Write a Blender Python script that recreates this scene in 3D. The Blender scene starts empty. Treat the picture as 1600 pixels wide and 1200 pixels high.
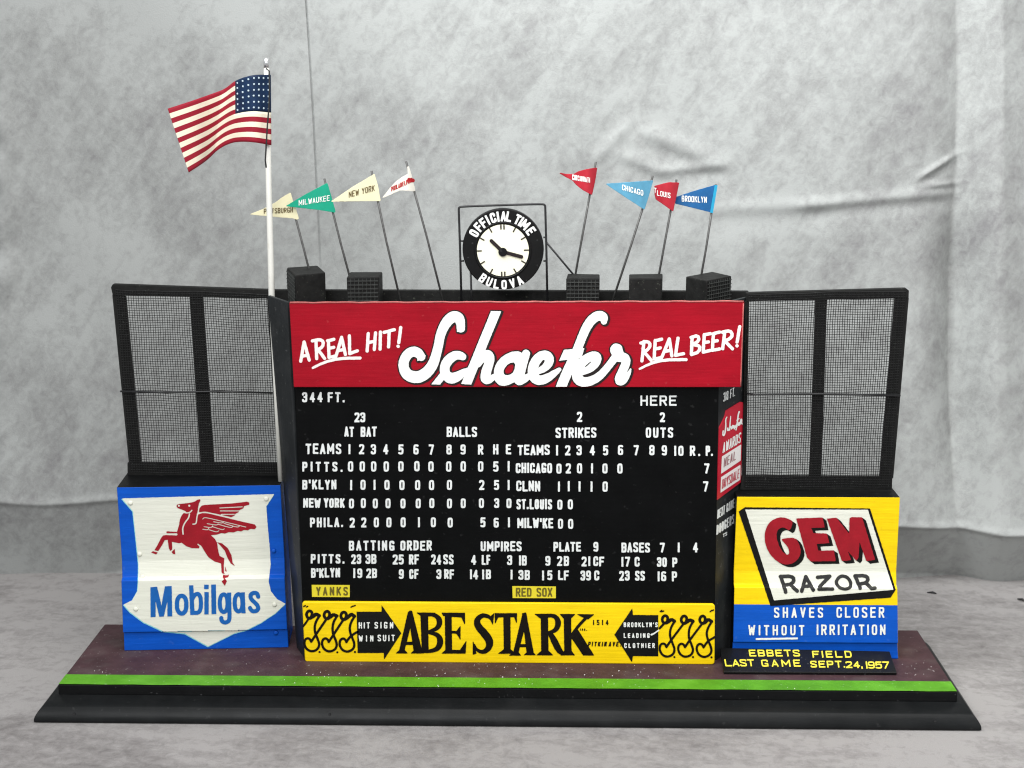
import bpy, math, random
import numpy as np
from mathutils import Vector, Matrix
random.seed(7)
SC = bpy.context.scene
COL = SC.collection

# ------------------------------------------------------------------ camera
F, PITCH, ROLL, YAW = 2400.0, .2118, -.0002, -.0209
CAM = np.array([.0299, -1.1621, .5278])
_d = np.array([math.sin(YAW)*math.cos(PITCH), math.cos(YAW)*math.cos(PITCH), -math.sin(PITCH)])
_r = np.cross(_d, [0, 0, 1]); _r /= np.linalg.norm(_r); _u = np.cross(_r, _d)
R_ = _r*math.cos(ROLL)+_u*math.sin(ROLL); U_ = -_r*math.sin(ROLL)+_u*math.cos(ROLL)
cd = bpy.data.cameras.new('camera'); cam = bpy.data.objects.new('camera', cd); COL.objects.link(cam)
cam.matrix_world = Matrix(((R_[0], U_[0], -_d[0], CAM[0]), (R_[1], U_[1], -_d[1], CAM[1]), (R_[2], U_[2], -_d[2], CAM[2]), (0, 0, 0, 1)))
cd.sensor_width = 36; cd.lens = F/1600*36; cd.clip_start = .05; cd.clip_end = 20
cd.dof.use_dof = True; cd.dof.focus_distance = 1.25; cd.dof.aperture_fstop = 14
SC.camera = cam
SC.cycles.filter_width = 1.2
# ------------------------------------------------------------------ light
W = bpy.data.worlds.new('World'); SC.world = W; W.use_nodes = True
bg = W.node_tree.nodes['Background']; bg.inputs[0].default_value = (.93, .97, 1, 1); bg.inputs[1].default_value = .56
def area(name, loc, target, sx, sy, power, col=(1, 1, 1)):
    l = bpy.data.lights.new(name, 'AREA'); l.shape = 'RECTANGLE'; l.size = sx; l.size_y = sy; l.energy = power; l.color = col
    o = bpy.data.objects.new(name, l); COL.objects.link(o); o.location = loc
    o.rotation_euler = (Vector(target)-Vector(loc)).to_track_quat('-Z', 'Y').to_euler()
    return o
area('softbox_overhead', (.25, -.75, 1.85), (.05, .15, .15), 1.6, 1.1, 27, (1, .985, .96))
rl_ = area('added_fill_right', (1.45, -.95, .8), (.13, .06, .14), .4, .5, .42, (1, .99, .97)); rl_.data.spread = math.radians(50)  # unseen fill, added to brighten the scoreboard's angled right face
bl_ = area('added_fill_backdrop', (-.50, -.28, 1.18), (.50, .36, .74), .4, .4, 5.8, (.97, 1, 1)); bl_.data.spread = math.radians(85)  # unseen fill, added to lift the right of the backdrop and its fold
area('softbox_front', (-.5, -2.0, 1.5), (0, .05, .2), 1.1, .8, 27.5, (.98, .99, 1))
SC.view_settings.view_transform = 'Standard'; SC.view_settings.look = 'None'
SC.view_settings.exposure = 0; SC.view_settings.gamma = 1; SC.view_settings.use_curve_mapping = False

# ------------------------------------------------------------------ helpers: points
def ray(uv):
    uv = np.atleast_2d(np.asarray(uv, float))
    return _d*F + R_*(uv[:, :1]-800) - U_*(uv[:, 1:2]-600)
def on_y(Y):                                  # photo point -> point of the upright plane y = Y
    def f(uv, lift=0.):
        q = ray(uv); t = (Y-lift-CAM[1])/q[:, 1:2]
        return CAM+q*t
    return f
def on_z(uv, z):
    q = ray(uv); return CAM+q*((z-CAM[2])/q[:, 2:3])
def on_plane(p0, n):
    p0 = np.asarray(p0, float); n = np.asarray(n, float)/np.linalg.norm(n)
    if n[1] > 0: n = -n
    def f(uv, lift=0.):
        q = ray(uv); return CAM+q*(((p0+n*lift-CAM)@n)/(q@n))[:, None]
    return f
def on_wave(Y, fn):                           # gently waving cloth, fn(u, v) = depth offset
    def f(uv, lift=0.):
        uv = np.atleast_2d(np.asarray(uv, float)); q = ray(uv)
        y = Y+fn(uv[:, 0], uv[:, 1])-lift
        return CAM+q*((y-CAM[1])/q[:, 1])[:, None]
    return f
# ------------------------------------------------------------------ helpers: objects
def thing(name, label, cat, loc, group=None):
    o = bpy.data.objects.new(name, None); o.empty_display_size = .01; COL.objects.link(o)
    o.location = loc; o['label'] = label; o['category'] = cat
    if group: o['group'] = group
    return o
def root_loc(p):
    l = Vector((0, 0, 0))
    while p is not None:
        l += Vector(p.location); p = p.parent
    return np.array(l)
def mesh(name, verts, faces, mats, parent=None, smooth=False, fm=None, label=None):
    me = bpy.data.meshes.new(name)
    v = np.asarray(verts, float)
    if parent is not None: v = v-root_loc(parent)
    me.from_pydata(v.tolist(), [], [list(map(int, f)) for f in faces])
    for m in (mats if isinstance(mats, (list, tuple)) else [mats]): me.materials.append(m)
    if fm is not None: me.polygons.foreach_set('material_index', fm)
    if smooth: me.polygons.foreach_set('use_smooth', [True]*len(me.polygons))
    me.update()
    o = bpy.data.objects.new(name, me); COL.objects.link(o)
    if parent is not None: o.parent = parent
    if label: o['label'] = label
    return o
def bevel(o, w=.0007, seg=2):
    m = o.modifiers.new('bevel', 'BEVEL'); m.width = w; m.segments = seg; m.limit_method = 'ANGLE'; m.angle_limit = math.radians(40)
    return o
def solid(o, t=.0004):
    m = o.modifiers.new('thickness', 'SOLIDIFY'); m.thickness = t; m.offset = 0
    return o
def loft(rings, cap=True):
    n = len(rings[0]); V = [p for r in rings for p in r]; Fc = []
    for k in range(len(rings)-1):
        for i in range(n):
            j = (i+1) % n; Fc.append((k*n+i, k*n+j, (k+1)*n+j, (k+1)*n+i))
    if cap:
        Fc.append(tuple(range(n))[::-1]); b = (len(rings)-1)*n; Fc.append(tuple(b+i for i in range(n)))
    return V, Fc
def fixn(o):
    import bmesh
    bm = bmesh.new(); bm.from_mesh(o.data); bmesh.ops.recalc_face_normals(bm, faces=bm.faces); bm.to_mesh(o.data); bm.free()
    return o
def slab(name, px, fmap, depth, mat, parent, bev=.0006, label=None):   # board with a front outline and a real thickness going back
    a = fmap(px); b = a+np.asarray(depth, float)
    V, Fc = loft([a, b])
    o = fixn(mesh(name, V, Fc, mat, parent, label=label))
    if bev: bevel(o, bev)
    return o
def box(name, lo, hi, mat, parent, bev=.0006):
    (x0, y0, z0), (x1, y1, z1) = lo, hi
    V, Fc = loft([[(x0, y0, z0), (x1, y0, z0), (x1, y1, z0), (x0, y1, z0)], [(x0, y0, z1), (x1, y0, z1), (x1, y1, z1), (x0, y1, z1)]])
    o = fixn(mesh(name, V, Fc, mat, parent))
    if bev: bevel(o, bev)
    return o
def tube_geo(pts, r, seg=8, cap=True):
    pts = [np.asarray(p, float) for p in pts]; rings = []
    rr = r if isinstance(r, (list, tuple)) else [r]*len(pts)
    for i, p in enumerate(pts):
        t = pts[min(i+1, len(pts)-1)]-pts[max(i-1, 0)]; t /= np.linalg.norm(t)
        a = np.cross(t, [0, 1, 0] if abs(t[1]) < .8 else [1, 0, 0]); a /= np.linalg.norm(a); b = np.cross(t, a)
        rings.append([p+rr[i]*(a*math.cos(k*2*math.pi/seg+.3)+b*math.sin(k*2*math.pi/seg+.3)) for k in range(seg)])
    return loft(rings, cap)
def tube(name, pts, r, mat, parent, seg=8):
    V, Fc = tube_geo(pts, r, seg)
    return fixn(mesh(name, V, Fc, mat, parent, smooth=True))
def merge(parts):
    V, Fc = [], []
    for v, f in parts:
        b = len(V); V += list(v); Fc += [tuple(i+b for i in q) for q in f]
    return V, Fc
# ------------------------------------------------------------------ helpers: materials
def mat(name, col, rough=.5, spec=.4, var=.12, vscale=60, bump=.0, bscale=(200, 200, 200), dust=0., dustcol=(.6, .58, .55), dscale=260, coat=0, metal=0, wear=0., wearcol=(.3, .3, .3), stretch=(1, 1, 1)):
    m = bpy.data.materials.new(name); m.use_nodes = True; nt = m.node_tree; N = nt.nodes; L = nt.links
    b = N['Principled BSDF']; b.inputs['Roughness'].default_value = rough; b.inputs['Specular IOR Level'].default_value = spec; b.inputs['Metallic'].default_value = metal
    b.inputs['Coat Weight'].default_value = coat
    tc = N.new('ShaderNodeTexCoord'); mp = N.new('ShaderNodeMapping'); L.new(tc.outputs['Object'], mp.inputs[0]); mp.inputs['Scale'].default_value = stretch
    n1 = N.new('ShaderNodeTexNoise'); n1.inputs['Scale'].default_value = vscale; n1.inputs['Detail'].default_value = 6; n1.inputs['Roughness'].default_value = .65
    L.new(mp.outputs[0], n1.inputs['Vector'])
    rp = N.new('ShaderNodeValToRGB'); rp.color_ramp.elements[0].position = .3; rp.color_ramp.elements[1].position = .72
    rp.color_ramp.elements[0].color = tuple(c*(1-var) for c in col)+(1,); rp.color_ramp.elements[1].color = tuple(min(1, c*(1+var)) for c in col)+(1,)
    L.new(n1.outputs['Fac'], rp.inputs[0]); out = rp.outputs[0]
    def over(src, c, sc, lo, hi, amt, detail=4, vec=None):
        n = N.new('ShaderNodeTexNoise'); n.inputs['Scale'].default_value = sc; n.inputs['Detail'].default_value = detail; L.new(vec or tc.outputs['Object'], n.inputs['Vector'])
        mr = N.new('ShaderNodeMapRange'); mr.inputs[1].default_value = lo; mr.inputs[2].default_value = hi; mr.inputs[3].default_value = 0; mr.inputs[4].default_value = amt
        L.new(n.outputs['Fac'], mr.inputs[0])
        mx = N.new('ShaderNodeMix'); mx.data_type = 'RGBA'; L.new(mr.outputs[0], mx.inputs[0]); L.new(src, mx.inputs[6]); mx.inputs[7].default_value = tuple(c)+(1,)
        return mx.outputs[2]
    if wear: out = over(out, wearcol, 45, .5, .78, wear, 9)
    if dust: out = over(out, dustcol, dscale, .68, .74, dust, 2)
    L.new(out, b.inputs['Base Color'])
    n2 = N.new('ShaderNodeTexNoise'); n2.inputs['Scale'].default_value = vscale*.7; n2.inputs['Detail'].default_value = 4; L.new(tc.outputs['Object'], n2.inputs['Vector'])
    mr = N.new('ShaderNodeMapRange'); mr.inputs[3].default_value = max(.05, rough-.12); mr.inputs[4].default_value = min(1, rough+.14); L.new(n2.outputs['Fac'], mr.inputs[0]); L.new(mr.outputs[0], b.inputs['Roughness'])
    if bump:
        mb = N.new('ShaderNodeMapping'); L.new(tc.outputs['Object'], mb.inputs[0]); mb.inputs['Scale'].default_value = bscale
        n3 = N.new('ShaderNodeTexNoise'); n3.inputs['Scale'].default_value = 1; n3.inputs['Detail'].default_value = 4; L.new(mb.outputs[0], n3.inputs['Vector'])
        bp = N.new('ShaderNodeBump'); bp.inputs['Strength'].default_value = bump; bp.inputs['Distance'].default_value = .0006
        L.new(n3.outputs['Fac'], bp.inputs['Height']); L.new(bp.outputs[0], b.inputs['Normal'])
    return m
GR = (35, 300, 420)                                     # brush strokes and grain running along x
M = {}
M['black'] = mat('black_paint', (.006, .0063, .0066), .48, .1, .3, 50, .35, GR, .25, (.16, .16, .16), 330)
M['board'] = mat('scoreboard_black_paint', (.0028, .003, .0032), .5, .07, .3, 40, .3, (18, 200, 240), .18, (.06, .06, .06), 210)
M['side'] = mat('worn_charcoal_paint', (.016, .018, .0195), .5, .25, .25, 30, .3, (300, 300, 40), .3, (.2, .2, .2), 300, wear=.25, wearcol=(.09, .09, .09))
M['wood'] = mat('black_wood_stick', (.013, .013, .0125), .6, .12, .4, 120, .5, (200, 200, 200), .35, (.12, .13, .1), 420)
M['red'] = mat('red_enamel', (.315, .0035, .013), .45, .14, .16, 25, .35, GR, .2, (.45, .08, .08), 200, stretch=(1, 1, 3))
M['edge'] = mat('worn_red_edge', (.45, .12, .11), .6, .3, .3, 150)
M['yellow'] = mat('yellow_enamel', (.9, .62, .004), .42, .2, .09, 60, .45, GR, .25, (.55, .36, .02), 160, stretch=(.5, 1, 3))
M['blue'] = mat('blue_enamel', (.003, .085, .5), .42, .18, .14, 45, .45, GR, .15, (.1, .2, .55), 190, stretch=(.5, 1, 3))
M['cream'] = mat('cream_white_paint', (.76, .76, .67), .5, .2, .04, 45, .5, GR, .12, (.55, .53, .44), 120, stretch=(.5, 1, 4))
M['white'] = mat('white_sign_paint', (.82, .83, .8), .5, .3, .05, 120, .3, (400, 400, 400))
M['decal'] = mat('white_transfer_lettering', (.72, .74, .73), .5, .3, .1, 300)
M['pink'] = mat('pinkish_white_brush_paint', (.84, .76, .73), .5, .3, .05, 120, .3, (400, 400, 400))
M['outline'] = mat('black_brush_outline', (.012, .006, .006), .45, .35, .4, 80)
M['brush'] = mat('black_brown_brush_paint', (.007, .0045, .0035), .45, .15, .4, 120, .3, (400, 400, 400))
M['blackart'] = mat('black_sign_paint', (.005, .005, .005), .45, .2, .3, 60, .3, GR)
M['greyart'] = mat('rubbed_black_sign_paint', (.025, .025, .025), .5, .35, .6, 160)
M['horse'] = mat('crimson_sign_paint', (.32, .006, .016), .45, .3, .14, 80, .3, (300, 300, 300))
M['cyan'] = mat('pale_cyan_paint', (.25, .66, .72), .5, .3, .05)
M['bluetext'] = mat('blue_sign_lettering', (.008, .115, .42), .45, .3, .12, 90, .2, (300, 300, 300))
M['cherry'] = mat('cherry_red_card', (.5, .016, .035), .35, .4, .08, 60)
M['cardwhite'] = mat('white_card', (.8, .76, .74), .5, .3, .04)
M['pinkred'] = mat('faded_red_lettering', (.5, .07, .09), .5, .3, .15, 300)
M['greyred'] = mat('faded_grey_red_lettering', (.33, .16, .17), .5, .3, .15, 300)
M['label'] = mat('yellow_label_tape', (.72, .6, .03), .45, .3, .06, 200)
M['olive'] = mat('brown_label_lettering', (.13, .1, .012), .5, .3, .3, 300)
M['yelltext'] = mat('yellow_transfer_lettering', (.85, .72, .06), .4, .35, .06, 200)
M['plaque'] = mat('black_plastic_plaque', (.006, .0063, .0066), .34, .3, .2, 50, .15, (250, 250, 250), .3, (.2, .2, .2), 400)
M['maroon'] = mat('dusty_maroon_paint', (.066, .034, .039), .6, .16, .3, 40, .5, (160, 160, 160), .28, (.45, .42, .4), 330, wear=.42, wearcol=(.14, .115, .11))
M['grass'] = mat('bright_green_paint', (.10, .33, .018), .55, .15, .22, 45, .4, (120, 300, 300), .5, (.4, .6, .3), 300, wear=.35, wearcol=(.16, .40, .05))
M['mould'] = mat('charcoal_moulding_paint', (.0095, .0103, .0108), .36, .13, .25, 40, .25, (25, 250, 250), .1, (.12, .12, .12), 260, wear=.25, wearcol=(.03, .03, .03))
M['mesh'] = mat('black_screen_wire', (.008, .008, .008), .55, .25, .3, 200, dust=.4, dustcol=(.12, .13, .12), dscale=400)
M['meshlit'] = mat('highlit_screen_wire', (.035, .037, .035), .6, .2, .5, 300)  # roof block mesh: grey highlights painted in as a lighter wire colour
M['wire'] = mat('black_wire', (.014, .014, .015), .4, .45, .2, 100)
M['rod'] = mat('dull_steel_rod', (.10, .098, .095), .45, .5, .35, 300, metal=.4)
M['pole'] = mat('white_painted_dowel', (.72, .71, .66), .5, .35, .05, 60, .3, (300, 300, 20), .25, (.4, .33, .22), 90)
M['silver'] = mat('bright_metal', (.7, .7, .7), .28, .5, .1, 100, metal=.9)
M['fcream'] = mat('cream_flag_paper', (.76, .69, .55), .6, .25, .04, 60)
M['fred'] = mat('red_flag_print', (.28, .013, .028), .55, .15, .1, 90)
M['fblue'] = mat('navy_flag_print', (.006, .022, .062), .5, .2, .35, 90)
M['star'] = mat('pale_star_print', (.45, .54, .6), .5, .3, .05)
M['p_cream'] = mat('pale_yellow_paper', (.74, .69, .46), .6, .25, .05, 80)
M['p_green'] = mat('green_paper', (.006, .31, .19), .5, .3, .1, 120)
M['p_white'] = mat('off_white_paper', (.78, .75, .66), .6, .25, .05, 100)
M['p_red'] = mat('red_paper', (.40, .016, .03), .5, .3, .12, 120)
M['p_sky'] = mat('sky_blue_paper', (.085, .27, .40), .5, .3, .16, 120)
M['p_navy'] = mat('deep_blue_paper', (.012, .1, .27), .5, .3, .2, 120)
M['p_teal'] = mat('bright_blue_fold', (.02, .3, .5), .5, .3, .1, 120)
M['ink'] = mat('brown_ink', (.12, .085, .035), .6, .2, .3, 300)
M['redink'] = mat('red_ink', (.4, .015, .02), .6, .2, .2, 300)
M['face'] = mat('cream_clock_face', (.86, .84, .66), .5, .3, .02)
M['gloss'] = mat('black_clock_ring', (.004, .004, .004), .42, .2, .3, 60, .15, (200, 200, 200), .3, (.1, .1, .1), 300)
M['tick'] = mat('dark_clock_ticks', (.03, .025, .02), .5, .3, .3, 300)

# ------------------------------------------------------------------ helpers: painting (2-D shapes -> clean flat paint meshes)
def cap(a, b): return ('c', a[0], a[1], a[2], b[0], b[1], b[2])
def chaikin(p, n=2, closed=False):
    p = [tuple(map(float, q)) for q in p]
    for _ in range(n):
        q = []
        m = len(p)
        rng = range(m) if closed else range(m-1)
        for i in rng:
            a, b = np.array(p[i]), np.array(p[(i+1) % m]); q += [tuple(a*.75+b*.25), tuple(a*.25+b*.75)]
        if not closed: q = [p[0]]+q[1:-1]+[p[-1]]
        p = q
    return p
def brush(pts, r=None, closed=False, sm=2):            # soft brush stroke; points (x, y) or (x, y, radius)
    pts = [tuple(p)+((r,) if len(p) == 2 else ()) for p in pts]
    if sm and len(pts) > 2: pts = chaikin(pts, sm, closed)
    out = [cap(pts[i], pts[i+1]) for i in range(len(pts)-1)]
    if closed: out.append(cap(pts[-1], pts[0]))
    return out
def poly(pts, sm=0): return [('p', np.array(chaikin(pts, sm, True) if sm else pts, float))]
def xf(prims, s, ox, oy, dx=0, dy=0):                  # measured-crop coordinates -> photo coordinates
    out = []
    for p in prims:
        if p[0] == 'c': out.append(('c', ox+(p[1]+dx)/s, oy+(p[2]+dy)/s, p[3]/s, ox+(p[4]+dx)/s, oy+(p[5]+dy)/s, p[6]/s))
        elif p[0] == 'b': out.append(('b', ox+(p[1]+dx)/s, oy+(p[2]+dy)/s, ox+(p[3]+dx)/s, oy+(p[4]+dy)/s, p[5]/s))
        else: out.append(('p', (p[1]+[dx, dy])/s+[ox, oy]))
    return out
def bbox(p):
    if p[0] == 'c': r = max(p[3], p[6]); return min(p[1], p[4])-r, min(p[2], p[5])-r, max(p[1], p[4])+r, max(p[2], p[5])+r
    if p[0] == 'b': r = p[5]; return min(p[1], p[3])-r, min(p[2], p[4])-r, max(p[1], p[3])+r, max(p[2], p[4])+r
    return p[1][:, 0].min(), p[1][:, 1].min(), p[1][:, 0].max(), p[1][:, 1].max()
def sdf(p, X, Y):
    if p[0] == 'c':
        _, ax, ay, ra, bx, by, rb = p; dx, dy = bx-ax, by-ay; l = dx*dx+dy*dy+1e-9
        h = np.clip(((X-ax)*dx+(Y-ay)*dy)/l, 0, 1)
        return np.hypot(X-ax-h*dx, Y-ay-h*dy)-(ra+(rb-ra)*h)
    if p[0] == 'b':
        _, ax, ay, bx, by, r = p; l = math.hypot(bx-ax, by-ay)+1e-9; dx, dy = (bx-ax)/l, (by-ay)/l
        mx, my = (ax+bx)/2, (ay+by)/2
        s = np.abs((X-mx)*dx+(Y-my)*dy)-l/2; t = np.abs(-(X-mx)*dy+(Y-my)*dx)-r
        return np.minimum(np.maximum(s, t), 0)+np.hypot(np.maximum(s, 0), np.maximum(t, 0))
    q = p[1]; d = np.full(X.shape, 1e9); ins = np.zeros(X.shape, bool)
    for i in range(len(q)):
        ax, ay = q[i]; bx, by = q[(i+1) % len(q)]; dx, dy = bx-ax, by-ay; l = dx*dx+dy*dy+1e-12
        h = np.clip(((X-ax)*dx+(Y-ay)*dy)/l, 0, 1)
        d = np.minimum(d, (X-ax-h*dx)**2+(Y-ay-h*dy)**2)
        c = (ay > Y) != (by > Y)
        if dy != 0: ins ^= c & (X < ax+(Y-ay)*dx/dy)
    d = np.sqrt(d)
    return np.where(ins, -d, d)
def paint(name, prims, fmap, m, parent, res=.5, grow=0., wob=.12, sub=(), lift=.0003, clip=None, label=None):
    bb = np.array([bbox(p) for p in prims]); pad = grow+3*res+.5
    x0, y0 = bb[:, 0].min()-pad, bb[:, 1].min()-pad
    nx, ny = int((bb[:, 2].max()+pad-x0)/res)+2, int((bb[:, 3].max()+pad-y0)/res)+2
    D = np.full((ny, nx), 1e3); xs = x0+np.arange(nx)*res; ys = y0+np.arange(ny)*res
    def win(b):
        i0, i1 = max(0, int((b[1]-pad-y0)/res)), min(ny, int((b[3]+pad-y0)/res)+2); j0, j1 = max(0, int((b[0]-pad-x0)/res)), min(nx, int((b[2]+pad-x0)/res)+2)
        X, Y = np.meshgrid(xs[j0:j1], ys[i0:i1]); return i0, i1, j0, j1, X, Y
    for p, b in zip(prims, bb):
        i0, i1, j0, j1, X, Y = win(b)
        if X.size: D[i0:i1, j0:j1] = np.minimum(D[i0:i1, j0:j1], sdf(p, X, Y))
    XX, YY = np.meshgrid(xs, ys)
    if wob: D = D+wob*(np.sin(XX*.61+YY*.37+x0)+np.sin(YY*.83-XX*.29)+np.sin(XX*1.3+1.7)*np.sin(YY*1.1))*.6
    D -= grow
    for p in sub:
        i0, i1, j0, j1, X, Y = win(bbox(p))
        if X.size: D[i0:i1, j0:j1] = np.maximum(D[i0:i1, j0:j1], -sdf(p, X, Y))
    if clip is not None: D = np.maximum(D, sdf(clip, XX, YY))
    I = D < 0
    q = I[:-1, :-1].astype(int)+I[:-1, 1:]+I[1:, 1:]+I[1:, :-1]
    ids = -np.ones((ny, nx), int); sel = np.argwhere(I); ids[I] = np.arange(len(sel))
    V = [xs[sel[:, 1]], ys[sel[:, 0]]]; n0 = len(sel); ex = {}; EX = []
    fu = np.argwhere(q == 4); i, j = fu[:, 0], fu[:, 1]
    faces = np.stack([ids[i, j], ids[i+1, j], ids[i+1, j+1], ids[i, j+1]], 1).tolist()
    def ev(a, b):
        k = (a, b) if a < b else (b, a)
        if k not in ex:
            da, db = D[k[0]], D[k[1]]; t = min(.98, max(.02, da/(da-db)))
            EX.append((xs[k[0][1]]*(1-t)+xs[k[1][1]]*t, ys[k[0][0]]*(1-t)+ys[k[1][0]]*t)); ex[k] = n0+len(EX)-1
        return ex[k]
    for i, j in np.argwhere((q > 0) & (q < 4)):
        i, j = int(i), int(j); c = [(i, j), (i+1, j), (i+1, j+1), (i, j+1)]; f = []
        for k in range(4):
            a, b = c[k], c[(k+1) % 4]
            if I[a]: f.append(int(ids[a]))
            if I[a] != I[b]: f.append(ev(a, b))
        if len(f) > 2: faces.append(f)
    P = np.stack(V, 1)
    if EX: P = np.concatenate([P, np.array(EX)])
    return mesh(name, fmap(P, lift=lift), faces, m, parent, label=label)

# block-letter glyphs: unit box, y up;  p straight, s rounded, c closed rounded
GL = {
'A': ['p 0,0 .5,1 1,0', 'p .2,.27 .8,.27'], 'B': ['p 0,0 0,1', 's 0,1 .8,1 1,.95 1,.58 .8,.52 0,.52', 's 0,.52 .85,.52 1,.46 1,.05 .85,0 0,0'],
'C': ['s 1,.72 1,.92 .8,1 .2,1 0,.92 0,.08 .2,0 .8,0 1,.08 1,.28'], 'D': ['p 0,0 0,1', 's 0,1 .75,1 1,.88 1,.12 .75,0 0,0'],
'E': ['p 1,1 0,1 0,0 1,0', 'p 0,.52 .85,.52'], 'F': ['p 1,1 0,1 0,0', 'p 0,.5 .85,.5'],
'G': ['s 1,.8 1,.95 .8,1 .2,1 0,.92 0,.08 .2,0 .8,0 1,.08 1,.3', 'p .62,.42 1,.42 1,.05'], 'H': ['p 0,0 0,1', 'p 1,0 1,1', 'p 0,.5 1,.5'],
'I': ['p .5,0 .5,1'], 'J': ['s .9,1 .9,.1 .7,0 .2,0 0,.1 0,.3'], 'K': ['p 0,0 0,1', 'p 1,1 0,.38', 'p .35,.6 1,0'], 'L': ['p 0,1 0,0 1,0'],
'M': ['p 0,0 0,1 .5,.25 1,1 1,0'], 'N': ['p 0,0 0,1 1,0 1,1'], 'O': ['c .2,1 .8,1 1,.9 1,.1 .8,0 .2,0 0,.1 0,.9'], 'P': ['p 0,0 0,1', 's 0,1 .8,1 1,.94 1,.5 .8,.44 0,.44'],
'R': ['p 0,0 0,1', 's 0,1 .8,1 1,.94 1,.56 .8,.5 0,.5', 'p .5,.48 1,0'], 'S': ['s 1,.86 .98,.97 .8,1 .2,1 0,.95 0,.68 .12,.58 .88,.42 1,.32 1,.05 .8,0 .2,0 .02,.03 0,.14'],
'T': ['p 0,1 1,1', 'p .5,0 .5,1'], 'U': ['s 0,1 0,.1 .2,0 .8,0 1,.1 1,1'], 'V': ['p 0,1 .5,0 1,1'], 'W': ['p 0,1 .22,0 .5,.8 .78,0 1,1'], 'X': ['p 0,0 1,1', 'p 0,1 1,0'],
'Y': ['p 0,1 .5,.45 1,1', 'p .5,.5 .5,0'], 'Z': ['p 0,1 1,1 0,0 1,0'],
'0': ['c .2,1 .8,1 1,.9 1,.1 .8,0 .2,0 0,.1 0,.9'], '1': ['p .5,0 .5,1'], '2': ['s 0,.86 .03,.97 .2,1 .8,1 1,.92 1,.66 .8,.45 0,.02', 'p 0,0 1,0'],
'3': ['s 0,.82 0,.95 .2,1 .8,1 1,.93 1,.6 .85,.53 .4,.53', 's .4,.53 .85,.53 1,.46 1,.07 .8,0 .2,0 0,.05 0,.18'], '4': ['p .72,0 .72,1 0,.28 1,.28'],
'5': ['p .95,1 .08,1 .04,.5', 's .04,.5 .3,.62 .8,.62 1,.5 1,.1 .8,0 .25,0 0,.06'], '6': ['s .98,.95 .75,1 .2,1 0,.9 0,.3', 'c .2,.56 .8,.56 1,.46 1,.08 .8,0 .2,0 0,.08 0,.46'],
'7': ['p 0,1 1,1 .35,0'], '8': ['c .2,1 .8,1 1,.93 1,.6 .8,.53 .2,.53 0,.6 0,.93', 'c .2,.53 .8,.53 1,.45 1,.08 .8,0 .2,0 0,.08 0,.45'],
'9': ['s .02,.05 .25,0 .8,0 1,.1 1,.7', 'c .2,1 .8,1 1,.92 1,.54 .8,.44 .2,.44 0,.54 0,.92'], '.': ['p .5,0 .5,.03'], "'": ['p .5,1 .4,.78'], ',': ['p .5,.05 .3,-.15'], '!': ['p .5,1 .5,.32', 'p .5,0 .5,.03']}
NARROW = set("I1.'!,")
def glyph(ch, O, ex, ey, w, h, t, soft=False):
    out = []; O = np.array(O, float); ex = np.array(ex, float); ey = np.array(ey, float)
    for s in GL.get(ch, []):
        k, *pp = s.split(); P = [tuple(map(float, q.split(','))) for q in pp]
        if k == 's': P = chaikin(P, 2)
        if k == 'c': P = chaikin(P, 2, True); P.append(P[0])
        Q = [O+ex*(t/2+u*max(w-t, .001))+ey*(t/2+v*(h-t)) for u, v in P]
        r = t/2
        for i in range(len(Q)-1):
            a, b = Q[i], Q[i+1]; out.append(('c', a[0], a[1], r, b[0], b[1], r))
            if k == 'p' and not soft:
                dd = (b-a)/(np.linalg.norm(b-a)+1e-9)
                a2 = a-dd*r if i == 0 else a; b2 = b+dd*r if i == len(Q)-2 else b
                if i in (0, len(Q)-2): out.append(('b', a2[0], a2[1], b2[0], b2[1], r))
    return out
def text(s, x0, x1, yt, yb, t=None, cw=.52, slope=0., slant=0., soft=False, jit=.0):
    """word fitted between x0 and x1, cap line yt, base line yb (photo pixels); slope = dy per px along x"""
    h = yb-yt; t = t or h*.24; ws = [t*1.02 if c in NARROW else (.36*h if c == ' ' else h*cw*(1.28 if c in 'MW' else 1)) for c in s]
    Lx = x1-x0; n = len(s); gap = (Lx-sum(ws))/max(1, n-1); mg = h*.085
    if gap < mg and n > 1:
        fx = sum(w for c, w in zip(s, ws) if c in NARROW); k = (Lx-mg*(n-1)-fx)/(sum(ws)-fx); gap = mg
        ws = [w if c in NARROW else w*k for c, w in zip(s, ws)]
    if n == 1: x0 = (x0+x1)/2-ws[0]/2; gap = 0
    out = []; x = x0; ex = np.array([1, slope]); ey = np.array([slant, -1])
    for c, w in zip(s, ws):
        dj = random.uniform(-jit, jit)
        if c != ' ': out += glyph(c, (x, yb+slope*(x-x0)+dj), ex, ey, w, h, t, soft)
        x += w+gap
    return out
def text_at(s, bl, br, tl, t, soft=False, gapk=.25):
    """word in a skewed frame: base-left, base-right, top-left corners (photo pixels)"""
    bl, br, tl = (np.array(q, float) for q in (bl, br, tl)); ex = br-bl; Lx = np.linalg.norm(ex); ex /= Lx; ey = tl-bl; h = np.linalg.norm(ey); ey /= h
    rel = [.35 if c in NARROW else (.6 if c == ' ' else (1.25 if c in 'MW' else 1.)) for c in s]
    k = Lx/(sum(rel)+gapk*(len(s)-1)); out = []; x = 0
    for c, w in zip(s, rel):
        if c != ' ': out += glyph(c, bl+ex*x, ex, ey, w*k, h, t, soft)
        x += (w+gapk)*k
    return out

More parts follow.
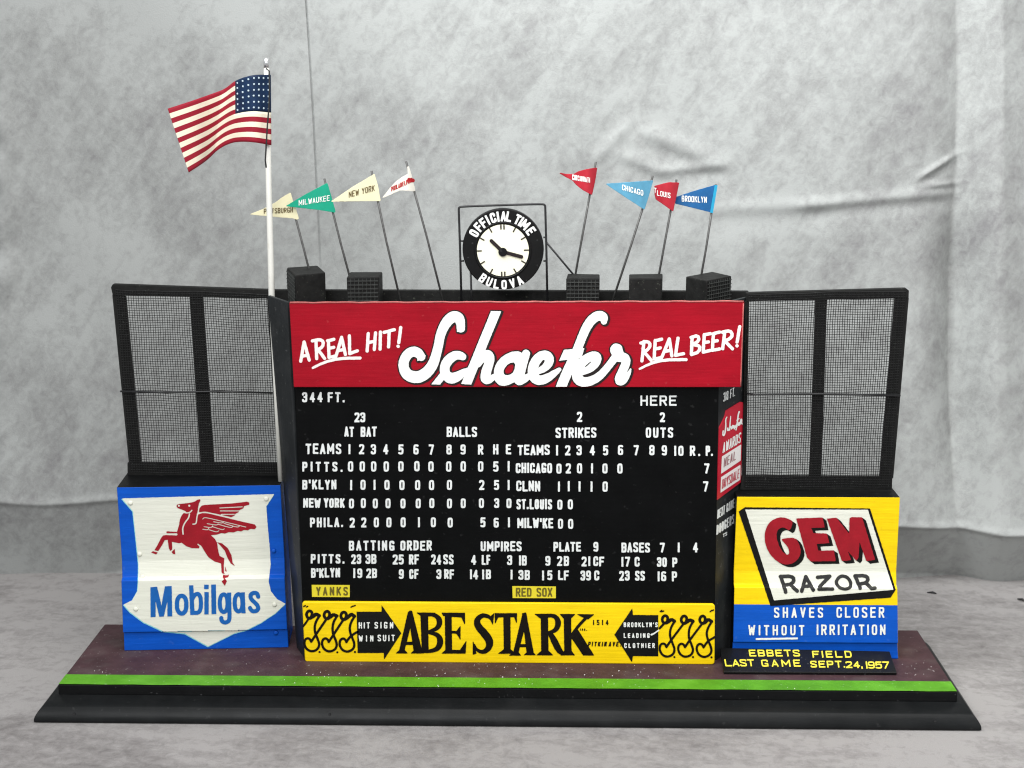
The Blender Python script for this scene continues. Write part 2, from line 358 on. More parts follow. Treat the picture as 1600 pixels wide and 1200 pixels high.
# ------------------------------------------------------------------ setting: floor and cloth backdrop
def cloth(name, base, dark, light, sx, extra=None):
    m = bpy.data.materials.new(name); m.use_nodes = True; nt = m.node_tree; N = nt.nodes; L = nt.links; b = N['Principled BSDF']
    b.inputs['Roughness'].default_value = .9; b.inputs['Specular IOR Level'].default_value = .12
    tc = N.new('ShaderNodeTexCoord')
    def noise(scale, rot, sc, det, dist=0., rough=.6):
        m0 = N.new('ShaderNodeMapping'); m0.inputs['Rotation'].default_value = rot; L.new(tc.outputs['Object'], m0.inputs[0])
        mp = N.new('ShaderNodeMapping'); mp.inputs['Scale'].default_value = scale; L.new(m0.outputs[0], mp.inputs[0]); n = N.new('ShaderNodeTexNoise'); n.inputs['Scale'].default_value = sc; n.inputs['Detail'].default_value = det
        n.inputs['Roughness'].default_value = rough; n.inputs['Distortion'].default_value = dist; L.new(mp.outputs[0], n.inputs['Vector']); return n.outputs['Fac']
    def math_(op, a, c):
        n = N.new('ShaderNodeMath'); n.operation = op
        for k, q in enumerate((a, c)):
            if isinstance(q, (int, float)): n.inputs[k].default_value = q
            else: L.new(q, n.inputs[k])
        return n.outputs[0]
    big = noise((1, 1, 1), (0, 0, 0), 4.5, 6, .5, .65)
    streak = noise(sx[0], sx[1], 40, 6, .25, .7)
    blot = noise((1, 1, 1), (.3, .2, .5), 105, 6, .5, .68)
    weave = noise((1, 1, 1), (0, 0, 0), 900, 2)
    s = math_('ADD', math_('MULTIPLY', big, .95), math_('ADD', math_('MULTIPLY', streak, .8), math_('MULTIPLY', blot, .7)))
    s = math_('ADD', s, math_('MULTIPLY', weave, .12))
    r = N.new('ShaderNodeValToRGB'); e = r.color_ramp.elements; e[0].position = .84; e[0].color = dark+(1,); e[1].position = 1.42; e[1].color = light+(1,)
    mr = N.new('ShaderNodeMapRange'); mr.inputs[1].default_value = .93; mr.inputs[2].default_value = 1.39; L.new(s, mr.inputs[0])
    e[0].position = 0; e[1].position = 1; k = e.new(.5); k.color = base+(1,); L.new(mr.outputs[0], r.inputs[0]); L.new(r.outputs[0], b.inputs['Base Color'])
    bp = N.new('ShaderNodeBump'); bp.inputs['Strength'].default_value = .25; bp.inputs['Distance'].default_value = .0012; L.new(math_('ADD', blot, weave), bp.inputs['Height']); L.new(bp.outputs[0], b.inputs['Normal'])
    return m
M['muslin'] = cloth('mottled_grey_muslin', (.292, .297, .291), (.212, .208, .211), (.372, .382, .374), ((1, 1, .36), (0, -.62, 0)))
M['floorcloth'] = cloth('mottled_warm_grey_cloth', (.252, .238, .234), (.155, .145, .142), (.352, .336, .33), ((.3, 1, 1), (0, 0, .1)))
YB = .352
def wall_pt(u, v): return on_y(YB)([(u, v)])[0]
def g(x, c, s): return np.exp(-((x-c)/s)**2)
def seg_ridge(U, V, a, b, w, fade=30):                  # ridge of a wrinkle along a line a-b (photo px, measured on the cloth)
    ax, ay = a; bx, by = b; dx, dy = bx-ax, by-ay; l = math.hypot(dx, dy); t = ((U-ax)*dx+(V-ay)*dy)/l; n = (-(U-ax)*dy+(V-ay)*dx)/l
    e = 1/(1+np.exp(-np.clip(t/fade*4, -30, 30)))/(1+np.exp(-np.clip((l-t)/fade*4, -30, 30)))
    return np.exp(-(n/w)**2)*e, n, e
xs = np.concatenate([np.linspace(-1.3, -.56, 20), np.linspace(-.55, .6, 640), np.linspace(wall_pt(472, 300)[0], wall_pt(512, 300)[0], 110), np.linspace(.61, 1.35, 20)]); xs = np.unique(xs.round(6))
zs = np.concatenate([np.linspace(-.004, .66, 420), np.linspace(.665, 1.5, 24)])
Xg, Zg = np.meshgrid(xs, zs)
def cloth_uv(x, z):                                     # where a cloth point sits in measured photo units
    P = np.stack([x, np.full_like(x, YB), z], -1)-CAM; w = P@_d; return 800+F*(P@R_)/w, 600-F*(P@U_)/w
Ug, Vg = cloth_uv(Xg, Zg)
H = np.zeros_like(Xg)                                   # height of the cloth towards the viewer, metres
crease = 773+np.where(Ug < 800, 0, (Ug-800)*.058)+4*np.sin(Ug*.02)*np.exp(-((Ug-100)/200)**2)
below = np.clip((Vg-crease)/np.interp(Ug, [0, 1400], [127, 90]), 0, 1.15)
fwd = np.interp(Ug, [0, 900, 1400], [.026, .028, .033])
H += fwd*np.where(Vg > crease, 1-np.clip(below, 0, 1), np.exp(-np.clip(crease-Vg, 0, 900)/170))      # under the fold the cloth falls back
H += .0028*np.exp(-((Vg-crease+2)/5)**2)
seam = 478+np.interp(Vg, [0, 200, 420, 480], [0, 12, 22, 24])
H -= .0022*np.exp(-((Ug-seam)/1.2)**2)*np.interp(Vg, [0, 320, 440, 470], [1, .8, .5, 0])+.0012/(1+np.exp(-np.clip((seam-Ug)/2, -30, 30)))*np.exp(-np.clip(seam-Ug, 0, 400)/60)
fx = 1497+np.interp(Vg, [0, 120, 430, 600], [-2, 3, -6, -10])
A_ = np.interp(Vg, [0, 200, 330, 420, 560, 780, 900], [.008, .010, .016, .026, .026, .010, .003])
tl_ = np.clip((Ug-1420)/(fx-1420), 0, 1); tr_ = np.clip((Ug-fx)/62, 0, 1); tr_ = tr_*tr_*(3-2*tr_)*.6+np.clip((Ug-fx)/62, 0, 1)*.4
H += np.where(Ug < fx, -A_*tl_**2.2, -A_+(A_+.013)*tr_)
H -= .012*np.clip((Ug-1562)/80, 0, 1)
for a, b, w, h in [((968, 240), (1035, 268), 11, .0028), ((1030, 266), (1128, 258), 9, .0028), ((1005, 205), (1128, 256), 13, .0034), ((985, 215), (1010, 250), 10, .002), ((1100, 326), (1300, 318), 12, .002), ((1250, 320), (1492, 300), 9, .0028), ((1440, 275), (1492, 245), 5, .0035), ((1450, 290), (1494, 287), 5, .003), ((985, 190), (930, 250), 10, .002)]:
    rd, n, e = seg_ridge(Ug, Vg, a, b, w); H += rd*h; H -= .4*h*np.exp(-((n-w*1.8)/(w*1.6))**2)*e
H += .006*g(Ug, 2, 16)*(.6+.4*np.sin(Vg*.075))*np.interp(Vg, [120, 200, 480, 560], [0, 1, 1, 0])
H += .0045*g(Ug, 18, 13)*(.5+.5*np.sin(Vg*.06+1))*np.interp(Vg, [160, 240, 430, 480], [0, 1, 1, 0])
H += .004*np.sin(Xg*5+.6)+.0025*np.sin(Xg*11+Zg*4)+.0014*np.sin(Xg*23-Zg*13+1)+.0009*np.sin(Xg*41+Zg*37)
H -= .0004*np.clip(Vg-820, 0, 90)*np.interp(Ug, [1300, 1450], [0, .2])
Yg = YB-H
V = np.stack([Xg, Yg, Zg], -1).reshape(-1, 3); nx = len(xs); nz = len(zs)
ii = (np.arange(nz-1)[:, None]*nx+np.arange(nx-1)[None, :]).reshape(-1)
o = mesh('backdrop', V, np.stack([ii, ii+1, ii+nx+1, ii+nx], 1), M['muslin'], smooth=True); o['kind'] = 'structure'
xs = np.linspace(-1.4, 1.4, 160); ys = np.linspace(-1.4, .46, 110); Xg, Yg = np.meshgrid(xs, ys)
Zg = .0011*np.sin(Xg*21+Yg*9)*np.sin(Yg*17+1)+.0007*np.sin(Xg*47-Yg*39)
near = np.clip(np.maximum(np.abs(Xg)-.40, np.maximum(-Yg-.04, Yg-.16))/.05, 0, 1)
Zg = Zg*near-.0003-.0014*near
ii = (np.arange(109)[:, None]*160+np.arange(159)[None, :]).reshape(-1)
o = mesh('floor', np.stack([Xg, Yg, Zg], -1).reshape(-1, 3), np.stack([ii, ii+1, ii+161, ii+160], 1), M['floorcloth'], smooth=True); o['kind'] = 'structure'

# ------------------------------------------------------------------ display base
HB = .0262; WT = .3639; DB = .1355; YM = .0161
base = thing('display_base', 'long low wooden base with black moulding, maroon top and bright green front strip', 'base', (0, .06, 0))
prof = [(.0150, 0), (.0159, .0006), (.0161, .0016), (.0160, .0030), (.0155, .0046), (.0147, .0062), (.0136, .0080), (.0123, .0097), (.0108, .0113), (.0092, .0127), (.0075, .0139), (.0058, .0148), (.0042, .0155), (.0027, .0162), (.0014, .0170), (.0004, .0176), (-.002, .0177)]
rings = [[(-WT-e, -e, z), (WT+e, -e, z), (WT+e, DB+e*.5, z), (-WT-e, DB+e*.5, z)] for e, z in prof]
V, Fc = loft(rings)
o = fixn(mesh('moulding', V, Fc, M['mould'], base, True)); o.data.set_sharp_from_angle(angle=math.radians(50))
o = box('top_board', (-WT, 0, .0177), (WT, DB, HB-.0004), M['black'], base, .0005)
def sheet(name, pts, m, parent, n=60):
    (ax, ay), (bx, by), (cx, cy), (dx, dy) = pts; V = []; Fc = []
    for i in range(n+1):
        t = i/n; j = .0004*math.sin(i*1.7)+.0003*math.sin(i*4.1)
        V += [(ax+(bx-ax)*t, ay+(by-ay)*t+j*(.6), HB), (dx+(cx-dx)*t, dy+(cy-dy)*t, HB)]
    for i in range(n): Fc.append((2*i, 2*i+2, 2*i+3, 2*i+1))
    return mesh(name, V, Fc, m, parent)
sheet('dirt_panel', [(-WT+.0008, .0185), (WT-.0008, .0185), (WT-.0008, DB-.0008), (-WT+.0008, DB-.0008)], M['maroon'], base)
o = sheet('grass_strip', [(-WT+.0004, .0006), (WT-.0004, .0006), (WT-.0004, .0205), (-WT+.0004, .0205)], M['grass'], base)
o.location.z += .0003
for u, v in ((116, 1116), (1461, 1127), (515, 1117)):
    p = on_plane((0, -.0141, .0074), (0, -1, .65))([(u, v)])[0]
    V, Fc = tube_geo([p+np.array([0, .001, 0]), p-np.array([0, .0004, -.0002])], [.0013, .001], 10); fixn(mesh('nail_head', V, Fc, M['wire'], base))
# paint crumbs on the top
o_parts = []
for k in range(75):
    x = random.gauss(random.choice((-.18, .05, .12, -.05)), .12)
    if abs(x) > .355: continue
    y = random.uniform(.001, .05); s = random.uniform(.00018, .0005)
    o_parts.append(tube_geo([(x, y, HB+.0001), (x+s*random.uniform(-1, 2), y+s*.5, HB+s*.5+.0004)], [s, s*.5], 5))
o_parts += [tube_geo([(x, y, HB+.0001), (x+s, y+s*.5, HB+s*.5+.0002)], [s, s*.5], 5) for x, y, s in [(random.uniform(.33, .36), random.uniform(.03, .06), random.uniform(.0002, .0005)) for _ in range(14)]]
V, Fc = merge(o_parts); o = fixn(mesh('paint_crumbs', V, Fc, M['cardwhite'], base)); o['kind'] = 'stuff'

# ------------------------------------------------------------------ scoreboard
YH, YF = .050, .0555
sb = thing('scoreboard', 'tall black ballpark scoreboard with red banner across its top and white score lettering', 'scoreboard', (0, .08, HB))
ZT = .3325
fF = on_y(YF); fH = on_y(YH)
tl, tr, br, bl = fF([(460, 600), (1122, 600), (1115.5, 1038), (475.5, 1035)]); bl[2] = br[2] = HB+.0002; tl[2] = tr[2] = ZT-.002
V, Fc = loft([[tl, tr, br, bl], [p+np.array([0, .003, 0]) for p in (tl, tr, br, bl)]])
bevel(fixn(mesh('score_panel', V, Fc, M['board'], sb)), .0004)
A0 = np.array([-.1768, .0562, ZT]); B0 = np.array([-.1976, .0860, ZT+.0006]); A1 = np.array([-.1704, .0556, HB+.0002]); B1 = np.array([-.1822, .0830, HB+.0002])
nl = np.array([.82, .57, 0])*.003
V, Fc = loft([[A0, B0, B1, A1], [A0+nl, B0+nl, B1+nl, A1+nl]]); bevel(fixn(mesh('side_panel', V, Fc, M['side'], sb)), .0005)
C0 = np.array([.1717, .0557, ZT]); D0 = np.array([.1982, .0900, ZT]); C1 = np.array([.1720, .0557, HB+.0002]); D1 = np.array([.1960, .0885, HB+.0002])
nr = np.array([-.79, .61, 0])*.003
V, Fc = loft([[C0, D0, D1, C1], [C0+nr, D0+nr, D1+nr, C1+nr]]); bevel(fixn(mesh('side_panel', V, Fc, M['side'], sb)), .0005)
plan = [(-.1655, .0590), (.1675, .0590), (.1925, .0905), (.1925, .1065), (-.1925, .1065), (-.1925, .0880)]
planb = [(-.1655, .0590), (.1675, .0590), (.1900, .0905), (.1900, .1065), (-.1770, .1065), (-.1770, .0860)]
V, Fc = loft([[(x, y, HB+.0003) for x, y in planb], [(x, y, .3185) for x, y in plan]]); fixn(mesh('cabinet', V, Fc, M['black'], sb))
box('back_rail', (-.2005, .1070, .312), (.2005, .1130, .3345), M['wood'], sb)
hdr = slab('banner', [(452, 473.5), (1163, 471.5), (1158, 605), (459, 605)], fH, (0, .0053, 0), M['red'], sb, .0005)
a, b = fH([(453, 473.2), (1162, 471.2)]); a += [0, .0002, .0002]; b += [0, .0002, .0002]
tube('worn_edge', [a+(b-a)*t+np.array([0, 0, .0003*math.sin(t*90)*math.sin(t*31)]) for t in np.linspace(0, 1, 60)], .00075, M['edge'], hdr, 6)
a, b = fH([(1161.6, 474), (1157.2, 603)])
tube('worn_edge', [a+(b-a)*t for t in np.linspace(0, 1, 12)], .0005, M['edge'], hdr, 6)

# script on the banner
P1 = lambda p: xf(p, 8, 610, 470)
P2 = lambda p: xf(p, 8, 800, 470)
S = []
S += P1(brush([(880, 345, 52), (880, 290, 54), (860, 215, 66), (800, 190, 70), (725, 235, 68), (662, 330, 62), (622, 440, 58), (600, 560, 58), (572, 680, 60), (530, 800, 66), (465, 890, 70), (380, 948, 74), (290, 958, 74), (205, 922, 70), (162, 835, 64), (168, 745, 63), (215, 665, 62), (290, 628, 64), (355, 655, 60), (385, 700, 52)]))
S += P1(poly([(828, 330), (932, 330), (930, 362), (832, 390)]))+P1(poly([(335, 690), (440, 680), (436, 722), (335, 755)]))
S += P1(brush([(905, 700, 44), (870, 680, 52), (800, 682, 58), (720, 740, 62), (672, 830, 60), (688, 925, 62), (755, 975, 70), (835, 950, 62), (905, 900, 45), (965, 860, 26)]))
S += P1(poly([(510, 1045), (625, 900), (690, 960), (622, 1046)]))
S += P1(poly([(1258, 128), (1386, 130), (1010, 1048), (885, 1038)]))
S += P1(brush([(1090, 790, 46), (1150, 700, 58), (1220, 660, 56), (1250, 715, 56), (1228, 800, 58), (1192, 900, 62), (1185, 985, 62), (1240, 995, 40), (1290, 950, 34)]))
bowl = P1(poly([(1288, 900), (1315, 790), (1400, 690), (1520, 632), (1630, 630), (1680, 700), (1650, 900), (1560, 1020), (1400, 1078), (1305, 1015)], 2))
S += bowl
S += P2(brush([(175, 660, 50), (130, 800, 58), (90, 930, 62), (78, 1005, 62), (150, 980, 48), (230, 930, 36)]))
S += P2(brush([(300, 892, 36), (400, 850, 45), (470, 775, 55), (458, 690, 60), (380, 672, 56), (300, 740, 62), (255, 850, 62), (268, 955, 66), (340, 1000, 60), (440, 970, 55), (530, 905, 40), (590, 860, 26)]))
S += P2(brush([(1150, 262, 36), (1148, 205, 58), (1090, 180, 62), (1010, 220, 60), (940, 310, 58), (880, 440, 56), (828, 580, 56), (785, 690, 60), (700, 870, 64), (640, 1010, 64), (610, 1090, 64)]))
S += P2(poly([(650, 612), (905, 592), (868, 712), (590, 750)]))
S += P2(brush([(860, 900, 36), (980, 850, 48), (1060, 765, 55), (1062, 690, 58), (985, 690, 55), (880, 760, 60), (812, 870, 62), (815, 975, 66), (890, 1022, 60), (1000, 1000, 56), (1100, 940, 50), (1180, 850, 47), (1250, 760, 47), (1300, 690, 50)]))
S += P2(brush([(1305, 612, 78), (1330, 690, 72)]))+P2(brush([(1330, 700, 62), (1415, 712, 62), (1428, 775, 54), (1380, 885, 55), (1332, 1005, 62), (1400, 1000, 44), (1465, 900, 24), (1482, 855, 10)]))
hole = P1(poly([(1418, 925), (1412, 860), (1480, 778), (1565, 768), (1548, 885), (1485, 932)], 1))
cl = ('p', np.array([(455, 476), (1160, 474), (1156.5, 604.2), (462, 604.2)]))
sh = [xf([p], 1, 1.8, 1.0)[0] for p in S]
paint('script_shadow', S+sh, fH, M['outline'], hdr, .5, 1.9, .12, lift=.0002, clip=cl, sub=[('p', hole[0][1].mean(0)+(hole[0][1]-hole[0][1].mean(0))*.72)])
paint('script_lettering', S, fH, M['white'], hdr, .5, 0, .15, sub=hole, lift=.0005, clip=cl)
Z3 = lambda p: xf(p, 4.2105, 430, 450)
Z4 = lambda p: xf(p, 4.2105, 800, 450)
def many(lines, r):
    out = []
    for l in lines: out += brush(l, r, sm=1 if len(l) > 3 else 0)
    return out
paint('slogan_lettering', Z3(many([[(168, 482), (190, 355)], [(190, 355), (224, 475)], [(178, 448), (215, 442)], [(268, 345), (273, 465)], [(245, 348), (290, 338), (318, 352), (312, 388), (275, 408)], [(282, 405), (325, 463)],
    [(350, 347), (354, 455)], [(345, 347), (386, 338)], [(352, 398), (385, 390)], [(354, 457), (392, 448)], [(400, 448), (437, 325)], [(437, 325), (462, 438)], [(415, 412), (455, 404)], [(488, 315), (490, 430)], [(490, 432), (540, 413)],
    [(612, 300), (605, 415)], [(660, 295), (652, 405)], [(610, 360), (655, 350)], [(692, 290), (690, 402)], [(716, 292), (784, 274)], [(750, 285), (746, 387)], [(826, 260), (813, 360)], [(808, 383), (809, 384)]], 10.5)
    + brush([(248, 525, 8), (330, 485, 9), (430, 462, 10), (558, 461, 10)])), fH, M['pink'], hdr, .5)
paint('slogan_lettering', Z4(many([[(868, 352), (855, 480)], [(848, 362), (893, 350), (912, 375), (895, 405), (865, 420)], [(870, 420), (915, 475)], [(942, 347), (935, 465)], [(942, 347), (985, 337)], [(940, 402), (975, 394)], [(935, 468), (985, 457)],
    [(985, 457), (1035, 335)], [(1035, 335), (1052, 447)], [(1005, 417), (1045, 410)], [(1092, 330), (1076, 440)], [(1076, 443), (1128, 432)], [(1185, 322), (1180, 435)], [(1178, 325), (1222, 312), (1232, 345), (1190, 372)], [(1190, 372), (1238, 382), (1230, 420), (1182, 438)],
    [(1265, 307), (1258, 420)], [(1265, 308), (1305, 300)], [(1262, 360), (1292, 354)], [(1258, 422), (1302, 411)], [(1325, 300), (1318, 408)], [(1325, 300), (1366, 290)], [(1322, 352), (1350, 346)], [(1318, 410), (1365, 401)],
    [(1400, 287), (1386, 400)], [(1385, 290), (1435, 280), (1452, 310), (1432, 335), (1395, 350)], [(1402, 350), (1450, 400)], [(1498, 255), (1481, 355)], [(1480, 380), (1481, 381)]], 10.5)
    + brush([(840, 532, 7), (920, 492, 9), (1010, 472, 10), (1145, 471, 10)])), fH, M['pink'], hdr, .5)

# score lettering: rows of (word, x0, x1, top, base)
def c1(s, xc, yt, yb): return (s, xc-4.2, xc+4.2, yt, yb)
rows = []
rows.append([('344', 472, 504, 613, 628.6), ('FT.', 512, 538.5, 613, 628.6)])
rows.append([c1('2', 557.8, 644.7, 660), c1('3', 566.8, 644.7, 660), ('AT', 538, 553, 666.6, 682.3), ('BAT', 563.5, 588.6, 666.6, 682.3)])
rows.append([('BALLS', 698, 745.4, 667, 682.8)])
rows.append([c1('2', 905.5, 643.6, 659.5), ('STRIKES', 868, 931.8, 668, 684)])
rows.append([c1('2', 1035, 644.7, 660), ('OUTS', 1009, 1051.8, 668, 684)])
rows.append([('TEAMS', 477.7, 533.2, 693.2, 709.6)]+[c1(s, x, 694.3, 710) for s, x in zip('123456789RHE', (546, 565, 583.4, 602.6, 626.4, 650, 674, 701.6, 723.5, 751, 774.6, 794.5))])
rows.append([('TEAMS', 809, 859, 695, 711)]+[c1(s, x, 695.5, 711.3) for s, x in zip('123456789', (870.4, 887, 904.8, 925.5, 946.2, 969.6, 994.2, 1018.6, 1038))]+[('10', 1053.5, 1068, 696.3, 712), ('R', 1077.6, 1086.5, 696.3, 712.2), c1('.', 1092.5, 696.3, 712.2), ('P.', 1102.7, 1114, 696.3, 712.2)])
q = lambda l: [440+x/4.324 for x in l]
r_ = lambda l: [790+x/4.103 for x in l]
rows.append([('PITTS.', 472.4, 535.3, 721.8, 737)]+[c1(s, x, 720.7, 736.8) for s, x in zip('000000000051', q((466, 545, 622, 707, 806, 914, 1009, 1129, 1227, 1345, 1447, 1534)))])
rows.append([('CHICAGO', 805.8, 862.6, 723.4, 739.2)]+[c1(s, x, 724, 739.7) for s, x in zip('0201007', r_((342, 402, 474, 554, 637, 733, 1290)))])
rows.append([("B'KLYN", 472.4, 525.6, 749.8, 764.8)]+[c1(s, x, 750, 765.6) for s, x in zip('10100000251', q((470, 550, 628, 712, 813, 919, 1013, 1134, 1352, 1452, 1534)))])
rows.append([('CLNN', 806.6, 844, 751.3, 767.6)]+[c1(s, x, 752, 768) for s, x in zip('111107', r_((342, 405, 474, 551, 638, 1283)))])
rows.append([('NEW', 473.8, 501, 778.6, 793.3), ('YORK', 506, 538.5, 778.6, 793.3)]+[c1(s, x, 778.8, 794) for s, x in zip('000000000030', q((472, 552, 633, 719, 820, 923, 1015, 1134, 1227, 1350, 1453, 1536)))])
rows.append([('ST.LOUIS', 807, 862.6, 780, 795.8)]+[c1(s, x, 780.6, 796) for s, x in zip('00', r_((348, 415)))])
rows.append([('PHILA.', 484.4, 536, 808.6, 823.6)]+[c1(s, x, 808.6, 824) for s, x in zip('22000100561', q((477, 555, 640, 725, 821, 928, 1025, 1139, 1360, 1450, 1536)))])
rows.append([("MILW'KE", 808.3, 864.3, 809.4, 825.2)]+[c1(s, x, 810.5, 826) for s, x in zip('00', r_((352, 417)))])
rows.append([('BATTING', 545.2, 616.2, 844.7, 860.2), ('ORDER', 625.5, 674.7, 844.7, 860.2), ('UMPIRES', 751, 815, 845.8, 861.2), ('PLATE', 864.8, 907.7, 847, 862), c1('9', 931, 847, 862), ('BASES', 971, 1015.5, 847.6, 863), c1('7', 1035, 848, 863.2), c1('1', 1060.5, 848, 863.2), c1('4', 1086.6, 848, 863.2)])
rows.append([('PITTS.', 485.6, 538.3, 866, 880.6), ('23', 548.7, 564.4, 866, 881), ('3B', 571, 588, 866, 881), ('25', 613.5, 630.8, 866.5, 882), ('RF', 639, 654.6, 866.5, 882), ('24', 673.6, 689.3, 866.5, 882), ('SS', 692.5, 708.7, 866.5, 882), c1('4', 740, 867, 882.4), ('LF', 752.7, 766, 867, 882.4), c1('3', 796.3, 867.6, 883), ('1B', 811, 823, 868, 883.6), c1('9', 856, 868.6, 884), ('2B', 870.4, 889, 868.6, 884), ('21', 908.7, 922.3, 869.6, 884.7), ('CF', 927, 944, 869.6, 884.7), ('17', 971, 984.5, 870, 885.2), c1('C', 995.5, 870, 885.2), ('30', 1026.4, 1042, 871, 886), c1('P', 1054.4, 871, 886)])
rows.append([("B'KLYN", 486, 531.4, 887.7, 902.4), ('19', 552, 566, 888, 903), ('2B', 572.3, 589, 888, 903), c1('9', 627, 889.3, 904.3), ('CF', 639.4, 654, 889.3, 904.3), c1('3', 685.7, 889.6, 904.6), ('RF', 694, 709.4, 889.6, 904.6), ('14', 734.4, 747, 890, 905), ('1B', 753.4, 767, 890, 905), c1('1', 799.3, 890.5, 905.5), ('3B', 810, 827.8, 890.8, 906), ('15', 847, 863, 891.4, 906.6), ('LF', 872, 888.7, 891.4, 906.6), ('39', 907, 923.3, 891.6, 907), c1('C', 932.4, 891.6, 907), ('23', 967.4, 983.8, 892, 907.4), ('SS', 992.3, 1007.6, 892, 907.4), ('16', 1027.6, 1041, 892.6, 908), c1('P', 1053.8, 892.6, 908)])
for row in rows:
    run = []; last = None
    for s, x0, x1, yt, yb in row+[(None, 9e9, 0, 0, 0)]:
        if last is not None and x0-last > 38:           # a wide gap starts a new piece of lettering
            pr = []
            for w_ in run: pr += text(*w_, t=3.0, jit=.35)
            paint('score_lettering', pr, fF, M['decal'], sb, .45, 0, .1); run = []
        run.append((s, x0, x1, yt, yb)); last = x1
paint('score_lettering', text('HERE', 1000.7, 1057, 618, 634, t=2.7, cw=.72), fF, M['decal'], sb, .45, 0, .05)
for s, x0, x1, yy, bx in [('YANKS', 494, 543.5, (917, 930.5), [(487, 914), (546.4, 914.4), (546.4, 933), (487.6, 932.6)]), ('RED SOX', 806, 863, (918.4, 932.4), [(800.5, 916), (868.5, 916.6), (868.5, 934.7), (801, 934.4)])]:
    lb = slab('yellow_label', bx, on_y(YF-.0004), (0, .0004, 0), M['label'], sb, 0)
    paint('lettering', text(s, x0, x1, *yy, t=2.4), on_y(YF-.0004), M['olive'], lb, .45)

# lettering and award card on the angled right side
nR = np.cross(D0-C0, [0, 0, 1]); fR = on_plane(C0, nR)
paint('side_lettering', text_at('318 FT.', (1130, 628), (1148.4, 618.4), (1130.6, 614), 1.1), fR, M['decal'], sb, .4, 0, .05)
card = [(1135.4, 641.7), (1157.5, 628), (1160.8, 628.6), (1161.4, 632)]+[(1157.8, 753.5), (1121, 781)]+[(1124.8, 668), (1129, 660), (1133.5, 650)]
crd = slab('award_card', card, lambda uv, lift=0.: fR(uv, lift=.0012), -np.array([nR[0], nR[1], 0])/np.linalg.norm(nR)*.0011*(1 if nR[1] < 0 else -1), M['cherry'], sb, 0)
fC = lambda uv, lift=0.: fR(uv, lift=.0012+lift)
m12 = lambda p: xf(p, 12, 1100, 590)
paint('script_lettering', m12(brush([(430, 740, 9), (405, 780, 10), (410, 900, 12), (400, 1010, 14), (372, 1095, 14), (350, 1070, 12), (360, 1000, 12)]) + brush([(440, 960, 12), (450, 940, 13), (440, 1000, 13), (470, 975, 12)]) + brush([(500, 725, 8), (490, 850, 12), (478, 985, 12)]) + brush([(480, 960, 10), (505, 900, 12), (515, 960, 12)]) + brush([(540, 900, 14), (530, 950, 14), (555, 930, 13), (565, 890, 13), (570, 960, 12)]) + brush([(590, 930, 12), (605, 880, 13), (590, 945, 14), (620, 915, 10)]) + brush([(660, 640, 14), (640, 700, 14), (625, 850, 13), (600, 980, 11)]) + brush([(615, 800, 9), (660, 770, 9)]) + brush([(645, 890, 14), (660, 830, 14), (650, 900, 13), (680, 870, 12), (690, 790, 16), (705, 780, 15), (700, 850, 14), (715, 870, 10)])), fC, M['white'], crd, .35, 0, .03)
paint('lettering', text_at('AWARDS', (1129, 708.3), (1157, 691.2), (1130.2, 692), 1.5), fC, M['white'], crd, .4, 0, .04)
w1 = paint('white_strip', poly([(1128, 713.3), (1158, 694.4), (1157.4, 719.6), (1126.7, 740.3)]), fC, M['cardwhite'], crd, .6, 0, 0, lift=.0002)
paint('lettering', text_at('NEAL', (1131, 730.3), (1149.4, 718), (1132.2, 716), 1.2, gapk=.4), fC, M['greyred'], w1, .4, 0, .04, lift=.0005)
w2 = paint('white_strip', poly([(1126.7, 745.5), (1157, 726), (1156.6, 749.6), (1125.8, 770)]), fC, M['cardwhite'], crd, .6, 0, 0, lift=.0002)
paint('lettering', text_at('DRYSDALE', (1128, 764), (1155, 746.4), (1129, 749.5), 1.0), fC, M['pinkred'], w2, .4, 0, .04, lift=.0005)
paint('side_lettering', text_at('NEXT GAME', (1120.6, 811), (1147, 792.6), (1121.4, 797), 1.5)+text_at('DODGERS', (1119.4, 836), (1146.8, 817.6), (1120, 821), 1.7)+text_at('TS', (1129.5, 840), (1136, 836), (1129.7, 834.5), 1.1), fR, M['decal'], sb, .4, 0, .05)

# ------------------------------------------------------------------ clothier sign under the board
YA = .0524
fA = on_y(YA)
ab = thing('clothier_sign', 'long yellow clothier sign with black arrows and large black lettering under the scoreboard', 'sign', (0, YA, HB))
cz = fA([(476, 1035.5)])[0]
pts = [(474.5, 940), (1114, 943.8), (1117.3, 947), (1116.6, 1036), (1114, 1038.6), (478, 1034), (476.2, 1031), (472, 943)]
slab('board', pts, fA, (0, .0029, 0), M['yellow'], ab, .0009)
Y1 = lambda p: xf(p, 4.571, 450, 900)
Y2 = lambda p: xf(p, 4.444, 790, 900)
ar = paint('arrow', Y1(poly([(490, 255), (668, 255), (668, 207), (810, 408), (685, 600), (685, 550), (497, 550)])), fA, M['blackart'], ab, .6)
paint('lettering', Y1(text('HIT', 505, 585, 330, 375, 8.2, soft=True))+Y1(text('SIGN', 618, 752, 328, 375, 8.2, soft=True))+Y1(text('WIN', 505, 610, 424, 468, 8.2, soft=True))+Y1(text('SUIT', 640, 763, 420, 466, 8.2, soft=True)), fA, M['white'], ar, .45, 0, .15, lift=.0006)
ar = paint('arrow', Y2(poly([(755, 408), (880, 222), (884, 270), (1060, 272), (1060, 558), (884, 556), (878, 600)])), fA, M['blackart'], ab, .6)
paint('lettering', Y2(text("BROOKLYN'S", 820, 1056, 322, 355, 6.4, soft=True))+Y2(text('LEADING', 820, 1000, 397, 430, 6.8, soft=True))+Y2(text('CLOTHIER', 824, 1036, 466, 500, 7, soft=True))+Y2(brush([(1012, 408, 6), (1030, 400, 5), (1063, 377, 4)])), fA, M['white'], ar, .45, 0, .12, lift=.0006)
L_ = []
